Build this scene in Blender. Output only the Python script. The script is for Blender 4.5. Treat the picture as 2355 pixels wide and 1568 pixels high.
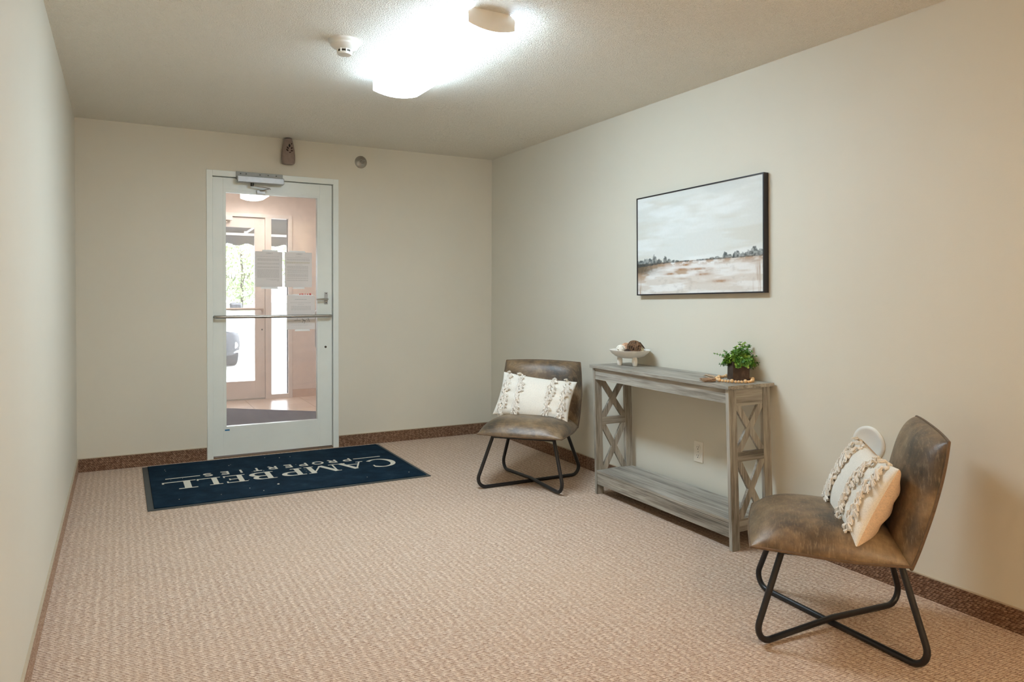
import bpy, math, random
import numpy as np
from mathutils import Vector, Matrix

random.seed(7); rng = np.random.default_rng(11)
for o in list(bpy.data.objects):
    bpy.data.objects.remove(o, do_unlink=True)
S = bpy.context.scene
C = S.collection
PI = math.pi

# ------------------------------------------------------------------ camera
cd = bpy.data.cameras.new('camera'); cam = bpy.data.objects.new('camera', cd); C.objects.link(cam)
cd.sensor_fit = 'HORIZONTAL'; cd.sensor_width = 36.0
cd.lens = 1660.575 / 2355 * 36.0
cd.shift_x = 0.0; cd.shift_y = -77.426 / 2355
cd.clip_start = 0.02; cd.clip_end = 300
R_ = Vector((0.878991, -0.476815, 0.004674)); U_ = Vector((0.005722, 0.02035, 0.999777)); F_ = Vector((0.476803, 0.878768, -0.020615))
m4 = Matrix.Identity(4)
for i in range(3):
    m4[i][0] = R_[i]; m4[i][1] = U_[i]; m4[i][2] = -F_[i]
m4.translation = Vector((0.2684, -5.78544, 1.25757))
cam.matrix_world = m4
S.camera = cam

# ------------------------------------------------------------------ light levels
S.view_settings.view_transform = 'Standard'; S.view_settings.look = 'None'
S.view_settings.gamma = 1.0; S.view_settings.exposure = 0.24
S.view_settings.use_curve_mapping = False
TUBE_LIGHT = 36.5          # ceiling fixture in the room
REAR_FILL = 84.0           # unseen dome added behind the camera as warm fill
VEST_LIGHT = 15.0           # vestibule fixture
UP_FILL = 400.0           # unseen uplight added behind the camera as soft warm fill
SKY = 7.0
w = bpy.data.worlds.new('sky'); S.world = w; w.use_nodes = True
bg = w.node_tree.nodes['Background']
bg.inputs[0].default_value = (0.86, 0.93, 1.0, 1); bg.inputs[1].default_value = SKY

H = 2.44; W = 3.197
VD = 2.994; VH = 2.37       # vestibule depth and ceiling height

# ------------------------------------------------------------------ helpers
def lin(c):
    return tuple(((v / 255.0) / 12.92 if v <= 10 else (((v / 255.0) + 0.055) / 1.055) ** 2.4) for v in c)

class NT:
    def __init__(s, name):
        s.m = bpy.data.materials.new(name); s.m.use_nodes = True
        s.t = s.m.node_tree; s.n = s.t.nodes; s.b = s.n['Principled BSDF']; s.out = s.n['Material Output']
    def node(s, typ, **kw):
        n = s.n.new(typ)
        for k, v in kw.items():
            setattr(n, k, v)
        return n
    def link(s, a, b): s.t.links.new(a, b)
    def coord(s, scale=(1, 1, 1), rot=(0, 0, 0), kind='Object'):
        tc = s.node('ShaderNodeTexCoord'); mp = s.node('ShaderNodeMapping')
        mp.inputs['Scale'].default_value = scale; mp.inputs['Rotation'].default_value = rot
        s.link(tc.outputs[kind], mp.inputs[0]); return mp.outputs[0]
    def noise(s, vec, scale, detail=3, rough=0.55, dist=0.0):
        n = s.node('ShaderNodeTexNoise'); s.link(vec, n.inputs['Vector'])
        n.inputs['Scale'].default_value = scale; n.inputs['Detail'].default_value = detail
        n.inputs['Roughness'].default_value = rough; n.inputs['Distortion'].default_value = dist
        return n.outputs[0]
    def ramp(s, fac, stops):
        r = s.node('ShaderNodeValToRGB'); e = r.color_ramp.elements
        while len(e) < len(stops): e.new(0.5)
        for el, (p, c) in zip(e, stops):
            el.position = p; el.color = (*c, 1) if len(c) == 3 else c
        s.link(fac, r.inputs[0]); return r.outputs[0]
    def mix(s, fac, a, b, mode='MIX'):
        n = s.node('ShaderNodeMix', data_type='RGBA', blend_type=mode)
        for sock, v in ((n.inputs[0], fac), (n.inputs[6], a), (n.inputs[7], b)):
            if hasattr(v, 'is_linked') or hasattr(v, 'links'): s.link(v, sock)
            elif isinstance(v, (int, float)): sock.default_value = v
            else: sock.default_value = (*v, 1)
        return n.outputs[2]
    def math(s, op, a, b=0.0, c=None):
        n = s.node('ShaderNodeMath', operation=op)
        for i, v in enumerate((a, b, c)):
            if v is None: continue
            if hasattr(v, 'links'): s.link(v, n.inputs[i])
            else: n.inputs[i].default_value = v
        return n.outputs[0]
    def bump(s, h, strength, dist):
        b = s.node('ShaderNodeBump'); b.inputs['Strength'].default_value = strength; b.inputs['Distance'].default_value = dist
        s.link(h, b.inputs['Height']); s.link(b.outputs[0], s.b.inputs['Normal']); return b
    def base(s, v):
        if hasattr(v, 'links'): s.link(v, s.b.inputs['Base Color'])
        else: s.b.inputs['Base Color'].default_value = (*v, 1)
    def set(s, rough=0.5, metal=0.0, spec=0.5):
        s.b.inputs['Roughness'].default_value = rough; s.b.inputs['Metallic'].default_value = metal
        s.b.inputs['Specular IOR Level'].default_value = spec; return s

def plain(name, rgb, rough=0.5, metal=0.0, spec=0.5, var=0.06, scale=30.0, bump=0.0, bscale=200.0):
    t = NT(name); c = lin(rgb); v = t.coord()
    n = t.noise(v, scale, 3)
    lo = tuple(x * (1 - var) for x in c); hi = tuple(min(1, x * (1 + var)) for x in c)
    t.base(t.ramp(n, [(0.3, lo), (0.7, hi)])); t.set(rough, metal, spec)
    if bump: t.bump(t.noise(v, bscale, 2), bump, 0.002)
    return t.m

class MB:
    def __init__(s): s.v = []; s.f = []
    def add(s, vs, fs):
        k = len(s.v); s.v.extend([tuple(p) for p in vs]); s.f.extend([tuple(i + k for i in f) for f in fs]); return s
    def box(s, lo, hi, fn=None):
        (a, b, c), (d, e, f) = lo, hi
        vs = [(a, b, c), (d, b, c), (d, e, c), (a, e, c), (a, b, f), (d, b, f), (d, e, f), (a, e, f)]
        if fn: vs = [fn(p) for p in vs]
        return s.add(vs, [(0, 3, 2, 1), (4, 5, 6, 7), (0, 1, 5, 4), (1, 2, 6, 5), (2, 3, 7, 6), (3, 0, 4, 7)])
    def bar(s, a, b, wdt, thk, wdir, fn=None):
        # a board from a to b, wdt along wdir, thk along the third axis
        a = Vector(a); b = Vector(b); d = (b - a).normalized(); wv = Vector(wdir); wv = (wv - d * wv.dot(d)).normalized(); t = d.cross(wv)
        vs = []
        for p in (a, b):
            for (i, j) in ((-1, -1), (1, -1), (1, 1), (-1, 1)):
                vs.append(p + wv * (i * wdt / 2) + t * (j * thk / 2))
        if fn: vs = [fn(p) for p in vs]
        return s.add(vs, [(0, 1, 2, 3), (7, 6, 5, 4), (0, 4, 5, 1), (1, 5, 6, 2), (2, 6, 7, 3), (3, 7, 4, 0)])
    def tube(s, path, r, n=10, closed=False, caps=True, flat=1.0):
        P = [Vector(p) for p in path]; m = len(P); rs = r if isinstance(r, (list, tuple)) else [r] * m
        T = []
        for i in range(m):
            if closed: T.append((P[(i + 1) % m] - P[i - 1]).normalized())
            else: T.append((P[min(i + 1, m - 1)] - P[max(i - 1, 0)]).normalized())
        up = Vector((0, 0, 1)) if abs(T[0].z) < 0.9 else Vector((1, 0, 0))
        nrm = (up - T[0] * up.dot(T[0])).normalized(); vs = []; fs = []
        for i in range(m):
            nrm = (nrm - T[i] * nrm.dot(T[i])).normalized(); bn = T[i].cross(nrm)
            for k in range(n):
                a = 2 * PI * k / n
                vs.append(P[i] + (nrm * math.cos(a) * flat + bn * math.sin(a)) * rs[i])
        for i in range(m if closed else m - 1):
            j = (i + 1) % m
            for k in range(n):
                l = (k + 1) % n
                fs.append((i * n + k, i * n + l, j * n + l, j * n + k))
        if caps and not closed:
            fs.append(tuple(range(n - 1, -1, -1))); fs.append(tuple((m - 1) * n + k for k in range(n)))
        return s.add(vs, fs)
    def lathe(s, prof, n=32, c=(0, 0, 0), axis='z', sx=1.0, sy=1.0):
        vs = []; fs = []
        for r, z in prof:
            for k in range(n):
                a = 2 * PI * k / n; x, y = r * math.cos(a) * sx, r * math.sin(a) * sy
                p = {'z': (x, y, z), '-y': (x, -z, y), '-x': (-z, x, y)}[axis]
                vs.append((p[0] + c[0], p[1] + c[1], p[2] + c[2]))
        for i in range(len(prof) - 1):
            for k in range(n):
                l = (k + 1) % n
                fs.append((i * n + k, i * n + l, (i + 1) * n + l, (i + 1) * n + k))
        fs.append(tuple(range(n - 1, -1, -1))); fs.append(tuple((len(prof) - 1) * n + k for k in range(n)))
        return s.add(vs, fs)
    def ball(s, c, r, n=14, m=9, sz=1.0):
        prof = [(max(1e-5, r * math.sin(PI * i / m)), -r * sz * math.cos(PI * i / m)) for i in range(m + 1)]
        return s.lathe(prof, n, c)
    def prism(s, poly, to3, depth):
        # poly: 2D outline; to3(u,v,w) -> 3D; extruded w = 0..depth
        n = len(poly); vs = [to3(u, v, 0) for u, v in poly] + [to3(u, v, depth) for u, v in poly]
        fs = [tuple(range(n - 1, -1, -1)), tuple(range(n, 2 * n))] + [(i, (i + 1) % n, n + (i + 1) % n, n + i) for i in range(n)]
        return s.add(vs, fs)
    def build(s, name, mat, parent=None, smooth=False, bevel=0.0, seg=2, angle=40):
        me = bpy.data.meshes.new(name); me.from_pydata(s.v, [], s.f); me.validate(); me.update()
        import bmesh
        bm = bmesh.new(); bm.from_mesh(me); bmesh.ops.recalc_face_normals(bm, faces=bm.faces); bm.to_mesh(me); bm.free()
        o = bpy.data.objects.new(name, me); C.objects.link(o)
        if mat: me.materials.append(mat)
        if smooth:
            me.polygons.foreach_set('use_smooth', [True] * len(me.polygons))
            if smooth != 'all':
                me.set_sharp_from_angle(angle=math.radians(angle))
        if parent: o.parent = parent
        if bevel:
            b = o.modifiers.new('bevel', 'BEVEL'); b.width = bevel; b.segments = seg; b.limit_method = 'ANGLE'
        return o

def tag(o, label=None, cat=None, group=None, kind=None):
    if label: o['label'] = label
    if cat: o['category'] = cat
    if group: o['group'] = group
    if kind: o['kind'] = kind
    return o
def thing(name, label, cat, loc=(0, 0, 0), rot=(0, 0, 0), group=None, kind=None):
    o = bpy.data.objects.new(name, None); o.empty_display_size = 0.05; C.objects.link(o)
    o.location = loc; o.rotation_euler = rot
    return tag(o, label, cat, group, kind)

def fillet(pts, r, n=7):
    P = [Vector(p) for p in pts]; out = [P[0]]
    for i in range(1, len(P) - 1):
        a = (P[i - 1] - P[i]); b = (P[i + 1] - P[i]); la, lb = a.length, b.length; a.normalize(); b.normalize()
        ang = a.angle(b); d = min(r / math.tan(ang / 2), la * 0.48, lb * 0.48)
        p0 = P[i] + a * d; p2 = P[i] + b * d
        # true arc
        rr = d * math.tan(ang / 2); cdir = (a + b).normalized(); c = P[i] + cdir * (rr / math.sin(ang / 2))
        u = (p0 - c); v = (p2 - c); th = u.angle(v)
        for k in range(n + 1):
            t = k / n
            out.append(c + (u * math.sin((1 - t) * th) + v * math.sin(t * th)) / math.sin(th))
    out.append(P[-1]); return out

# ------------------------------------------------------------------ materials
def wall_mat(name, rgb, bstr=0.12):
    t = NT(name); c = lin(rgb); v = t.coord()
    n = t.noise(v, 1.3, 4); t.base(t.ramp(n, [(0.35, tuple(x * 0.97 for x in c)), (0.65, c)]))
    t.set(0.55, 0, 0.35); t.bump(t.noise(v, 170, 3), bstr, 0.002); return t.m

def ceiling_mat(name, rgb):
    t = NT(name); c = lin(rgb); v = t.coord()
    n1 = t.noise(v, 120, 3, 0.6)
    vo = t.node('ShaderNodeTexVoronoi'); vo.inputs['Scale'].default_value = 175; t.link(v, vo.inputs['Vector'])
    blob = t.ramp(vo.outputs['Distance'], [(0.12, (1, 1, 1)), (0.5, (0, 0, 0))])
    h = t.math('ADD', t.math('MULTIPLY', n1, 0.9), t.math('MULTIPLY', blob, t.math('MULTIPLY', n1, 1.1)))
    t.base(t.ramp(h, [(0.15, tuple(x * 0.95 for x in c)), (0.6, c)])); t.set(0.7, 0, 0.4)
    t.bump(h, 0.8, 0.009); return t.m

def carpet_mat(name, dark, mid, light, along='x'):
    t = NT(name)
    rot = {'x': (0, 0, 0), 'wall_y': (0, PI / 2, PI / 2), 'wall_x': (PI / 2, 0, 0)}[along]
    tc = t.node('ShaderNodeTexCoord'); src = tc.outputs['Object']
    if along != 'x':
        sp = t.node('ShaderNodeSeparateXYZ'); t.link(src, sp.inputs[0]); cb = t.node('ShaderNodeCombineXYZ')
        t.link(sp.outputs[0 if along == 'wall_x' else 1], cb.inputs[0]); t.link(sp.outputs[2], cb.inputs[1]); src = cb.outputs[0]
    # small wobble so the rows of loops are not ruler straight
    wn = t.node('ShaderNodeTexNoise'); t.link(src, wn.inputs['Vector']); wn.inputs['Scale'].default_value = 85; wn.inputs['Detail'].default_value = 2
    off = t.node('ShaderNodeVectorMath', operation='MULTIPLY_ADD'); t.link(wn.outputs['Color'], off.inputs[0])
    off.inputs[1].default_value = (0.009, 0.008, 0); t.link(src, off.inputs[2]); v = off.outputs[0]
    sv = t.node('ShaderNodeSeparateXYZ'); t.link(v, sv.inputs[0])
    gy = t.math('MULTIPLY', sv.outputs[1], 1 / 0.0088); gx = t.math('MULTIPLY_ADD', gy, 0.5, t.math('MULTIPLY', sv.outputs[0], 1 / 0.0135))
    cv_ = t.node('ShaderNodeCombineXYZ'); t.link(gx, cv_.inputs[0]); t.link(gy, cv_.inputs[1])
    vo = t.node('ShaderNodeTexVoronoi', voronoi_dimensions='2D', feature='F1'); t.link(cv_.outputs[0], vo.inputs['Vector']); vo.inputs['Scale'].default_value = 1.0; vo.inputs['Randomness'].default_value = 0.38
    hue = t.node('ShaderNodeSeparateColor'); t.link(vo.outputs['Color'], hue.inputs[0])
    loop = t.mix(hue.outputs[0], lin(mid), lin(light))
    gap = t.ramp(vo.outputs['Distance'], [(0.30, (0, 0, 0)), (0.62, (1, 1, 1))])
    base_c = t.mix(gap, loop, lin(dark))
    sep = t.node('ShaderNodeSeparateXYZ'); t.link(src, sep.inputs[0])
    # faint 3 cm ribs that run the length of the cloth, and fibre speckle
    rib = t.math('SINE', t.math('ADD', t.math('MULTIPLY', sep.outputs[0], 2 * PI / 0.033), t.math('MULTIPLY', t.noise(src, 9, 2), 3.0)))
    ribf = t.math('MULTIPLY_ADD', rib, 0.16, 0.16)
    col = t.mix(ribf, base_c, lin(dark))
    fib = t.noise(src, 420, 2)
    col = t.mix(t.ramp(fib, [(0.42, (0, 0, 0)), (0.7, (0.55, 0.55, 0.55))]), col, lin(light))
    big = t.noise(src, 1.2, 3)
    col = t.mix(t.ramp(big, [(0.4, (0, 0, 0)), (0.75, (0.22, 0.22, 0.22))]), col, lin(mid))
    t.base(col); t.set(0.95, 0, 0.1)
    h = t.math('SUBTRACT', t.math('MULTIPLY_ADD', fib, 0.5, 1.0), vo.outputs['Distance'])
    t.bump(h, 0.7, 0.006); return t.m

def wood_mat(name, axis, c_lo, c_mid, c_hi):
    t = NT(name)
    sc = {'x': (1.2, 16, 16), 'y': (16, 1.2, 16), 'z': (16, 16, 1.2)}[axis]
    v = t.coord(sc)
    n1 = t.noise(v, 1.5, 6, 0.65, 0.8)
    sc2 = {'x': (4, 150, 150), 'y': (150, 4, 150), 'z': (150, 150, 4)}[axis]
    n2 = t.noise(t.coord(sc2), 1.0, 3, 0.6)
    h = t.math('ADD', t.math('MULTIPLY', n1, 0.65), t.math('MULTIPLY', n2, 0.35))
    t.base(t.ramp(h, [(0.34, lin(c_lo)), (0.48, lin(c_mid)), (0.62, lin(c_hi))]))
    t.set(0.42, 0, 0.4); t.bump(n2, 0.15, 0.001); return t.m

def leather_mat():
    t = NT('brown_leather'); v = t.coord()
    n1 = t.noise(v, 6.5, 6, 0.6, 0.4); n2 = t.noise(v, 38, 4, 0.6)
    n3 = t.noise(t.coord((30, 150, 30)), 1.0, 4, 0.65)
    c = t.ramp(n1, [(0.34, lin((58, 52, 44))), (0.45, lin((96, 78, 58))), (0.56, lin((128, 104, 76))), (0.68, lin((150, 128, 98)))])
    c = t.mix(t.ramp(n2, [(0.4, (0, 0, 0)), (0.7, (0.45, 0.45, 0.45))]), c, lin((84, 72, 60)))
    c = t.mix(t.ramp(n3, [(0.52, (0, 0, 0)), (0.75, (0.5, 0.5, 0.5))]), c, lin((168, 146, 116)))
    t.base(c); t.set(0.4, 0, 0.5)
    vo = t.node('ShaderNodeTexVoronoi'); vo.inputs['Scale'].default_value = 240; t.link(v, vo.inputs['Vector'])
    t.bump(t.math('ADD', t.math('MULTIPLY', vo.outputs['Distance'], 0.5), n2), 0.25, 0.002); return t.m

def fabric_mat(name, rgb, weave=900.0, bstr=0.3):
    t = NT(name); c = lin(rgb); v = t.coord((1, 1, 1))
    a = t.noise(t.coord((weave / 4, weave, weave / 4)), 1, 2); b = t.noise(t.coord((weave, weave / 4, weave)), 1, 2)
    h = t.math('MAXIMUM', a, b)
    t.base(t.ramp(h, [(0.4, tuple(x * 0.8 for x in c)), (0.65, c)])); t.set(0.9, 0, 0.15)
    t.bump(h, bstr, 0.002); return t.m

def glass_mat(name, veil=0.1):  # veiling glare over the view is mixed in as a pale scattering film
    t = NT(name); n = t.n
    tr = n.new('ShaderNodeBsdfTransparent'); gl = n.new('ShaderNodeBsdfGlossy'); gl.inputs['Roughness'].default_value = 0.02
    fr = n.new('ShaderNodeFresnel'); fr.inputs[0].default_value = 1.45
    mx = n.new('ShaderNodeMixShader'); t.link(fr.outputs[0], mx.inputs[0]); t.link(tr.outputs[0], mx.inputs[1]); t.link(gl.outputs[0], mx.inputs[2])
    tl = n.new('ShaderNodeBsdfTranslucent'); tl.inputs[0].default_value = (0.9, 0.92, 0.95, 1)
    df = n.new('ShaderNodeBsdfDiffuse'); df.inputs[0].default_value = (0.9, 0.9, 0.9, 1)
    md = n.new('ShaderNodeMixShader'); md.inputs[0].default_value = 0.3; t.link(tl.outputs[0], md.inputs[1]); t.link(df.outputs[0], md.inputs[2])
    m2 = n.new('ShaderNodeMixShader')
    v = t.coord(); sm = t.noise(v, 7, 5, 0.6, 1.5)
    mr = n.new('ShaderNodeMapRange'); t.link(sm, mr.inputs[0]); mr.inputs[1].default_value = 0.3; mr.inputs[2].default_value = 0.75
    mr.inputs[3].default_value = veil * 0.8; mr.inputs[4].default_value = veil * 1.25
    t.link(mr.outputs[0], m2.inputs[0]); t.link(mx.outputs[0], m2.inputs[1]); t.link(md.outputs[0], m2.inputs[2])
    t.link(m2.outputs[0], t.out.inputs[0]); n.remove(t.b); return t.m

def emit_mat(name, rgb, strength):
    t = NT(name); t.base(rgb); t.set(0.4)
    t.b.inputs['Emission Color'].default_value = (*rgb, 1); t.b.inputs['Emission Strength'].default_value = strength; return t.m

M = {}
M['wall'] = wall_mat('beige_wall_paint', (221, 215, 199))
M['ceil'] = ceiling_mat('popcorn_ceiling', (250, 245, 232))
M['carpet'] = carpet_mat('carpet', (142, 103, 79), (218, 189, 163), (242, 223, 203))
M['base_shaded_y'] = carpet_mat('base_carpet_shaded_y', (62, 38, 26), (116, 82, 62), (176, 142, 116), 'wall_y')  # darker copy of the floor carpet; shade on the upright strip put into colour
M['base_shaded_x'] = carpet_mat('base_carpet_shaded_x', (62, 38, 26), (116, 82, 62), (176, 142, 116), 'wall_x')  # same shaded copy of the carpet, for the back wall
M['cap'] = plain('base_cap', (186, 170, 146), 0.5)
M['base_lit_l'] = carpet_mat('base_carpet_lit_left', (124, 90, 70), (182, 146, 120), (218, 190, 166), 'wall_y')  # lighter copy of the base carpet; the fixture's light put into its colour
M['vwall'] = wall_mat('salmon_wall_paint', (233, 216, 205), 0.08)
M['vceil'] = plain('vestibule_ceiling_paint', (225, 216, 204), 0.8)
M['door'] = plain('white_door_paint', (232, 237, 231), 0.32, var=0.02, scale=6)
M['door2'] = plain('cream_door_paint', (236, 224, 216), 0.35, var=0.03, scale=6)
M['glass'] = glass_mat('door_glass', 0.125)
M['glass2'] = glass_mat('outer_glass', 0.03)
M['steel'] = plain('brushed_steel', (176, 172, 164), 0.32, 0.9, var=0.05)
M['grey_metal'] = plain('grey_painted_metal', (176, 178, 178), 0.38, 0.35)
M['dark_metal'] = plain('dark_steel', (70, 66, 60), 0.4, 0.8)
M['black'] = plain('black_plastic', (22, 20, 20), 0.5)
M['black_rod'] = plain('black_coated_steel', (26, 25, 27), 0.38, 0.0, 0.5)
M['white'] = plain('white_plastic', (232, 230, 222), 0.4, var=0.02)
M['cap_grey'] = plain('light_end_cap', (238, 236, 230), 0.5, var=0.02)
M['outlet'] = plain('outlet_plastic', (236, 230, 216), 0.35, var=0.02)
M['mauve'] = plain('mauve_ceramic', (146, 128, 118), 0.75, var=0.08, scale=60, bump=0.2, bscale=300)
M['brown_dark'] = plain('dark_brown', (52, 30, 20), 0.6)
M['leather'] = leather_mat()
M['piping'] = plain('leather_piping', (104, 82, 60), 0.5, var=0.2, scale=60)
M['linen'] = fabric_mat('cream_linen', (244, 237, 224), 700)
M['fringe'] = fabric_mat('cream_cotton', (250, 242, 230), 900)
M['backing'] = fabric_mat('cream_backing', (228, 202, 174), 300, 0.1)
for ax in 'xyz':
    M['wood_' + ax] = wood_mat('grey_wood_' + ax, ax, (94, 88, 79), (148, 142, 131), (184, 179, 168))
M['ceramic'] = plain('white_washed_ceramic', (232, 226, 216), 0.6, var=0.05, scale=25, bump=0.12, bscale=120)
M['rattan_white'] = plain('white_rattan', (240, 234, 222), 0.7, var=0.06)
M['rattan_tan'] = plain('tan_rattan', (214, 172, 140), 0.7, var=0.1)
M['rattan_brown'] = plain('brown_twig', (122, 92, 66), 0.75, var=0.4, scale=60)
M['rattan_dark'] = plain('dark_cone', (70, 52, 40), 0.8, var=0.5, scale=120)
M['rattan_cream'] = plain('cream_rattan', (214, 200, 168), 0.75, var=0.15)
M['wood_bead'] = plain('pale_wood_bead', (232, 190, 138), 0.5, var=0.12, scale=25)
M['jute'] = plain('jute', (190, 164, 136), 0.9, var=0.25, scale=150)
M['jute_dark'] = plain('jute_dark', (166, 136, 108), 0.9, var=0.25, scale=150)
def pot_mat():
    t = NT('rusty_metal'); v = t.coord(); n = t.noise(v, 22, 5, 0.65, 0.6)
    t.base(t.ramp(n, [(0.3, lin((44, 32, 26))), (0.55, lin((74, 56, 46))), (0.75, lin((112, 92, 80)))])); t.set(0.5, 0.25); t.bump(n, 0.2, 0.002); return t.m
M['pot'] = pot_mat()
def leaf_mat(name='leaf_green', stops=((0.3, (52, 104, 46)), (0.5, (104, 158, 62)), (0.68, (176, 206, 98))), scale=26):
    t = NT(name); n = t.noise(t.coord(), scale, 2); c = t.ramp(n, [(p, lin(x)) for p, x in stops]); t.base(c); t.set(0.45)
    t.b.inputs['Subsurface Weight'].default_value = 0.0
    return t.m
M['leaf'] = leaf_mat(); M['stem'] = plain('stem_green', (84, 104, 48), 0.6)
M['navy'] = None
def mat_pile():
    t = NT('navy_mat_pile'); v = t.coord(); n = t.noise(v, 9, 5, 0.6); f = t.noise(v, 380, 2)
    h = t.math('ADD', t.math('MULTIPLY', n, 0.5), t.math('MULTIPLY', f, 0.5))
    t.base(t.ramp(h, [(0.35, lin((10, 28, 40))), (0.55, lin((20, 44, 60))), (0.72, lin((52, 74, 86)))])); t.set(0.95, 0, 0.1)
    t.bump(f, 0.6, 0.004)
    # scattered lint specks
    return t.m
M['navy'] = mat_pile()
M['rubber'] = plain('grey_rubber', (66, 68, 66), 0.6)
M['letter'] = plain('pale_mat_pile', (214, 208, 192), 0.95, spec=0.1, var=0.12, scale=160, bump=0.4, bscale=380)
M['lint'] = plain('lint', (220, 214, 200), 0.9)
M['paper'] = plain('white_paper', (222, 218, 214), 0.8, var=0.01)
def paper_mat():
    t = NT('white_paper'); tl = t.node('ShaderNodeBsdfTranslucent'); tl.inputs[0].default_value = (*lin((236, 230, 226)), 1); mx = t.node('ShaderNodeMixShader'); mx.inputs[0].default_value = .15
    t.base(lin((246, 241, 238))); t.set(.8, 0, .2); t.link(t.b.outputs[0], mx.inputs[1]); t.link(tl.outputs[0], mx.inputs[2]); t.link(mx.outputs[0], t.out.inputs[0]); return t.m
M['paper'] = paper_mat()
M['print'] = plain('faint_print', (206, 201, 196), 0.8, var=0.02)
M['print_d'] = plain('dark_print', (160, 157, 155), 0.8, var=0.02)
M['print_t'] = plain('highlighted_print', (214, 206, 188), 0.8, var=0.02)
M['tape'] = plain('white_tape', (254, 254, 253), 0.5, var=0.01)
M['red'] = plain('red_print', (206, 60, 58), 0.6)
M['blue'] = plain('blue_tape', (40, 112, 158), 0.6)
def tile_mat():
    t = NT('cream_floor_tile'); br = t.node('ShaderNodeTexBrick'); mp = t.coord(); t.link(mp, br.inputs['Vector'])
    br.offset = 0.0; br.inputs['Scale'].default_value = 1; br.inputs['Brick Width'].default_value = 0.305; br.inputs['Row Height'].default_value = 0.305
    br.inputs['Mortar Size'].default_value = 0.003; br.inputs['Color1'].default_value = (*lin((226, 198, 176)), 1); br.inputs['Color2'].default_value = (*lin((216, 188, 168)), 1)
    br.inputs['Mortar'].default_value = (*lin((150, 122, 104)), 1); t.base(br.outputs['Color']); t.set(0.25); return t.m
M['tile'] = tile_mat()
M['vbase'] = plain('vestibule_base_tile', (214, 178, 152), 0.35)
M['purple'] = plain('charcoal_mat_pile', (62, 56, 66), 0.95, spec=0.1, var=0.25, scale=40, bump=0.5, bscale=300)
M['concrete'] = plain('pale_concrete', (206, 204, 198), 0.9, var=0.06, scale=2)
M['asphalt'] = plain('pale_road', (196, 196, 196), 0.9, var=0.05, scale=2)
M['grass'] = leaf_mat('grass', ((0.3, (58, 78, 42)), (0.5, (82, 100, 58)), (0.7, (116, 112, 84))), 3)
M['tree'] = leaf_mat('tree_leaves', ((0.3, (150, 172, 120)), (0.5, (182, 198, 150)), (0.7, (212, 220, 184))), 1.5)
M['bark'] = plain('bark', (88, 80, 70), 0.9, var=0.3)
M['awning'] = plain('dark_awning_canvas', (34, 46, 56), 0.85, var=0.1, scale=8)
M['white_metal'] = plain('white_painted_tube', (232, 232, 230), 0.4)
M['carpaint'] = plain('silver_car_paint', (206, 212, 220), 0.25, 0.2, var=0.01)
M['cardark'] = plain('dark_car_trim', (40, 44, 52), 0.45)
M['tyre'] = plain('tyre_rubber', (34, 36, 42), 0.8)
M['lamp_glass'] = plain('clear_lamp', (240, 240, 240), 0.1, 0.0, 0.8)
M['gasket'] = plain('dark_gasket', (40, 48, 72), 0.5)
M['disc'] = plain('clear_white_plastic', (228, 230, 226), 0.25, var=0.01)
M['green_text'] = plain('grey_green_lettering', (168, 184, 168), 0.6)

# ------------------------------------------------------------------ setting
def struct(name, mb, mat, label, cat, **k):
    o = mb.build(name, mat, **k); return tag(o, label, cat, kind='structure')
YR = -8.2
struct('floor', MB().box((-0.12, YR - .12, -0.08), (W + .12, 0.14, 0.0)), M['carpet'], 'tan and brown loop pile carpet over the whole room floor', 'floor')
struct('ceiling', MB().box((-0.12, YR - .12, H), (W + .12, 0.12, H + .1)), M['ceil'], 'off-white popcorn textured ceiling of the room', 'ceiling')
struct('wall_left', MB().box((-0.12, YR, 0), (0, 0.0, H)), M['wall'], 'plain beige wall on the left close to the viewer', 'wall')
struct('wall_right', MB().box((W, YR, 0), (W + .12, 0.0, H)), M['wall'], 'beige wall behind console table, chairs and framed picture', 'wall')
struct('wall_rear', MB().box((-0.12, YR - .12, 0), (W + .12, YR, H)), M['wall'], 'beige wall behind the viewer', 'wall')
DX0, DX1, DZ = 0.832, 1.815, 2.157          # inner door frame
bw = MB(); bw.box((-0.12, 0, 0), (DX0, .12, H)); bw.box((DX1, 0, 0), (W + .12, .12, H)); bw.box((DX0, 0, DZ), (DX1, .12, H))
struct('wall_back', bw, M['wall'], 'beige end wall around the white glazed door', 'wall')
HB = 0.0917; TB = 0.008
def baseboard(name, lo, hi, mat, axis, label):
    o = struct(name, MB().box(lo, hi), mat, label, 'baseboard')
    c = MB()
    if axis == 'x': c.box((lo[0], lo[1] - .0015, hi[2] - .001), (hi[0], hi[1], hi[2] + .003))
    elif axis == 'yl': c.box((lo[0], lo[1], hi[2] - .001), (hi[0] + .0015, hi[1], hi[2] + .003))
    else: c.box((lo[0] - .0015, lo[1], hi[2] - .001), (hi[0], hi[1], hi[2] + .003))
    c.build('cap_strip', M['cap'], o)
baseboard('baseboard_left', (0, YR, 0), (TB, 0, HB), M['base_lit_l'], 'yl', 'brown carpet baseboard strip along the left wall')
baseboard('baseboard_right', (W - TB, YR, 0), (W, 0, HB), M['base_shaded_y'], 'yr', 'brown carpet baseboard strip along the right wall')
baseboard('baseboard_back_1', (TB, -TB, 0), (DX0 - .004, 0, HB), M['base_shaded_x'], 'x', 'short brown carpet baseboard between left wall and door frame')
baseboard('baseboard_back_2', (DX1 + .004, -TB, 0), (W - TB, 0, HB), M['base_shaded_x'], 'x', 'brown carpet baseboard between door frame and right corner')

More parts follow.
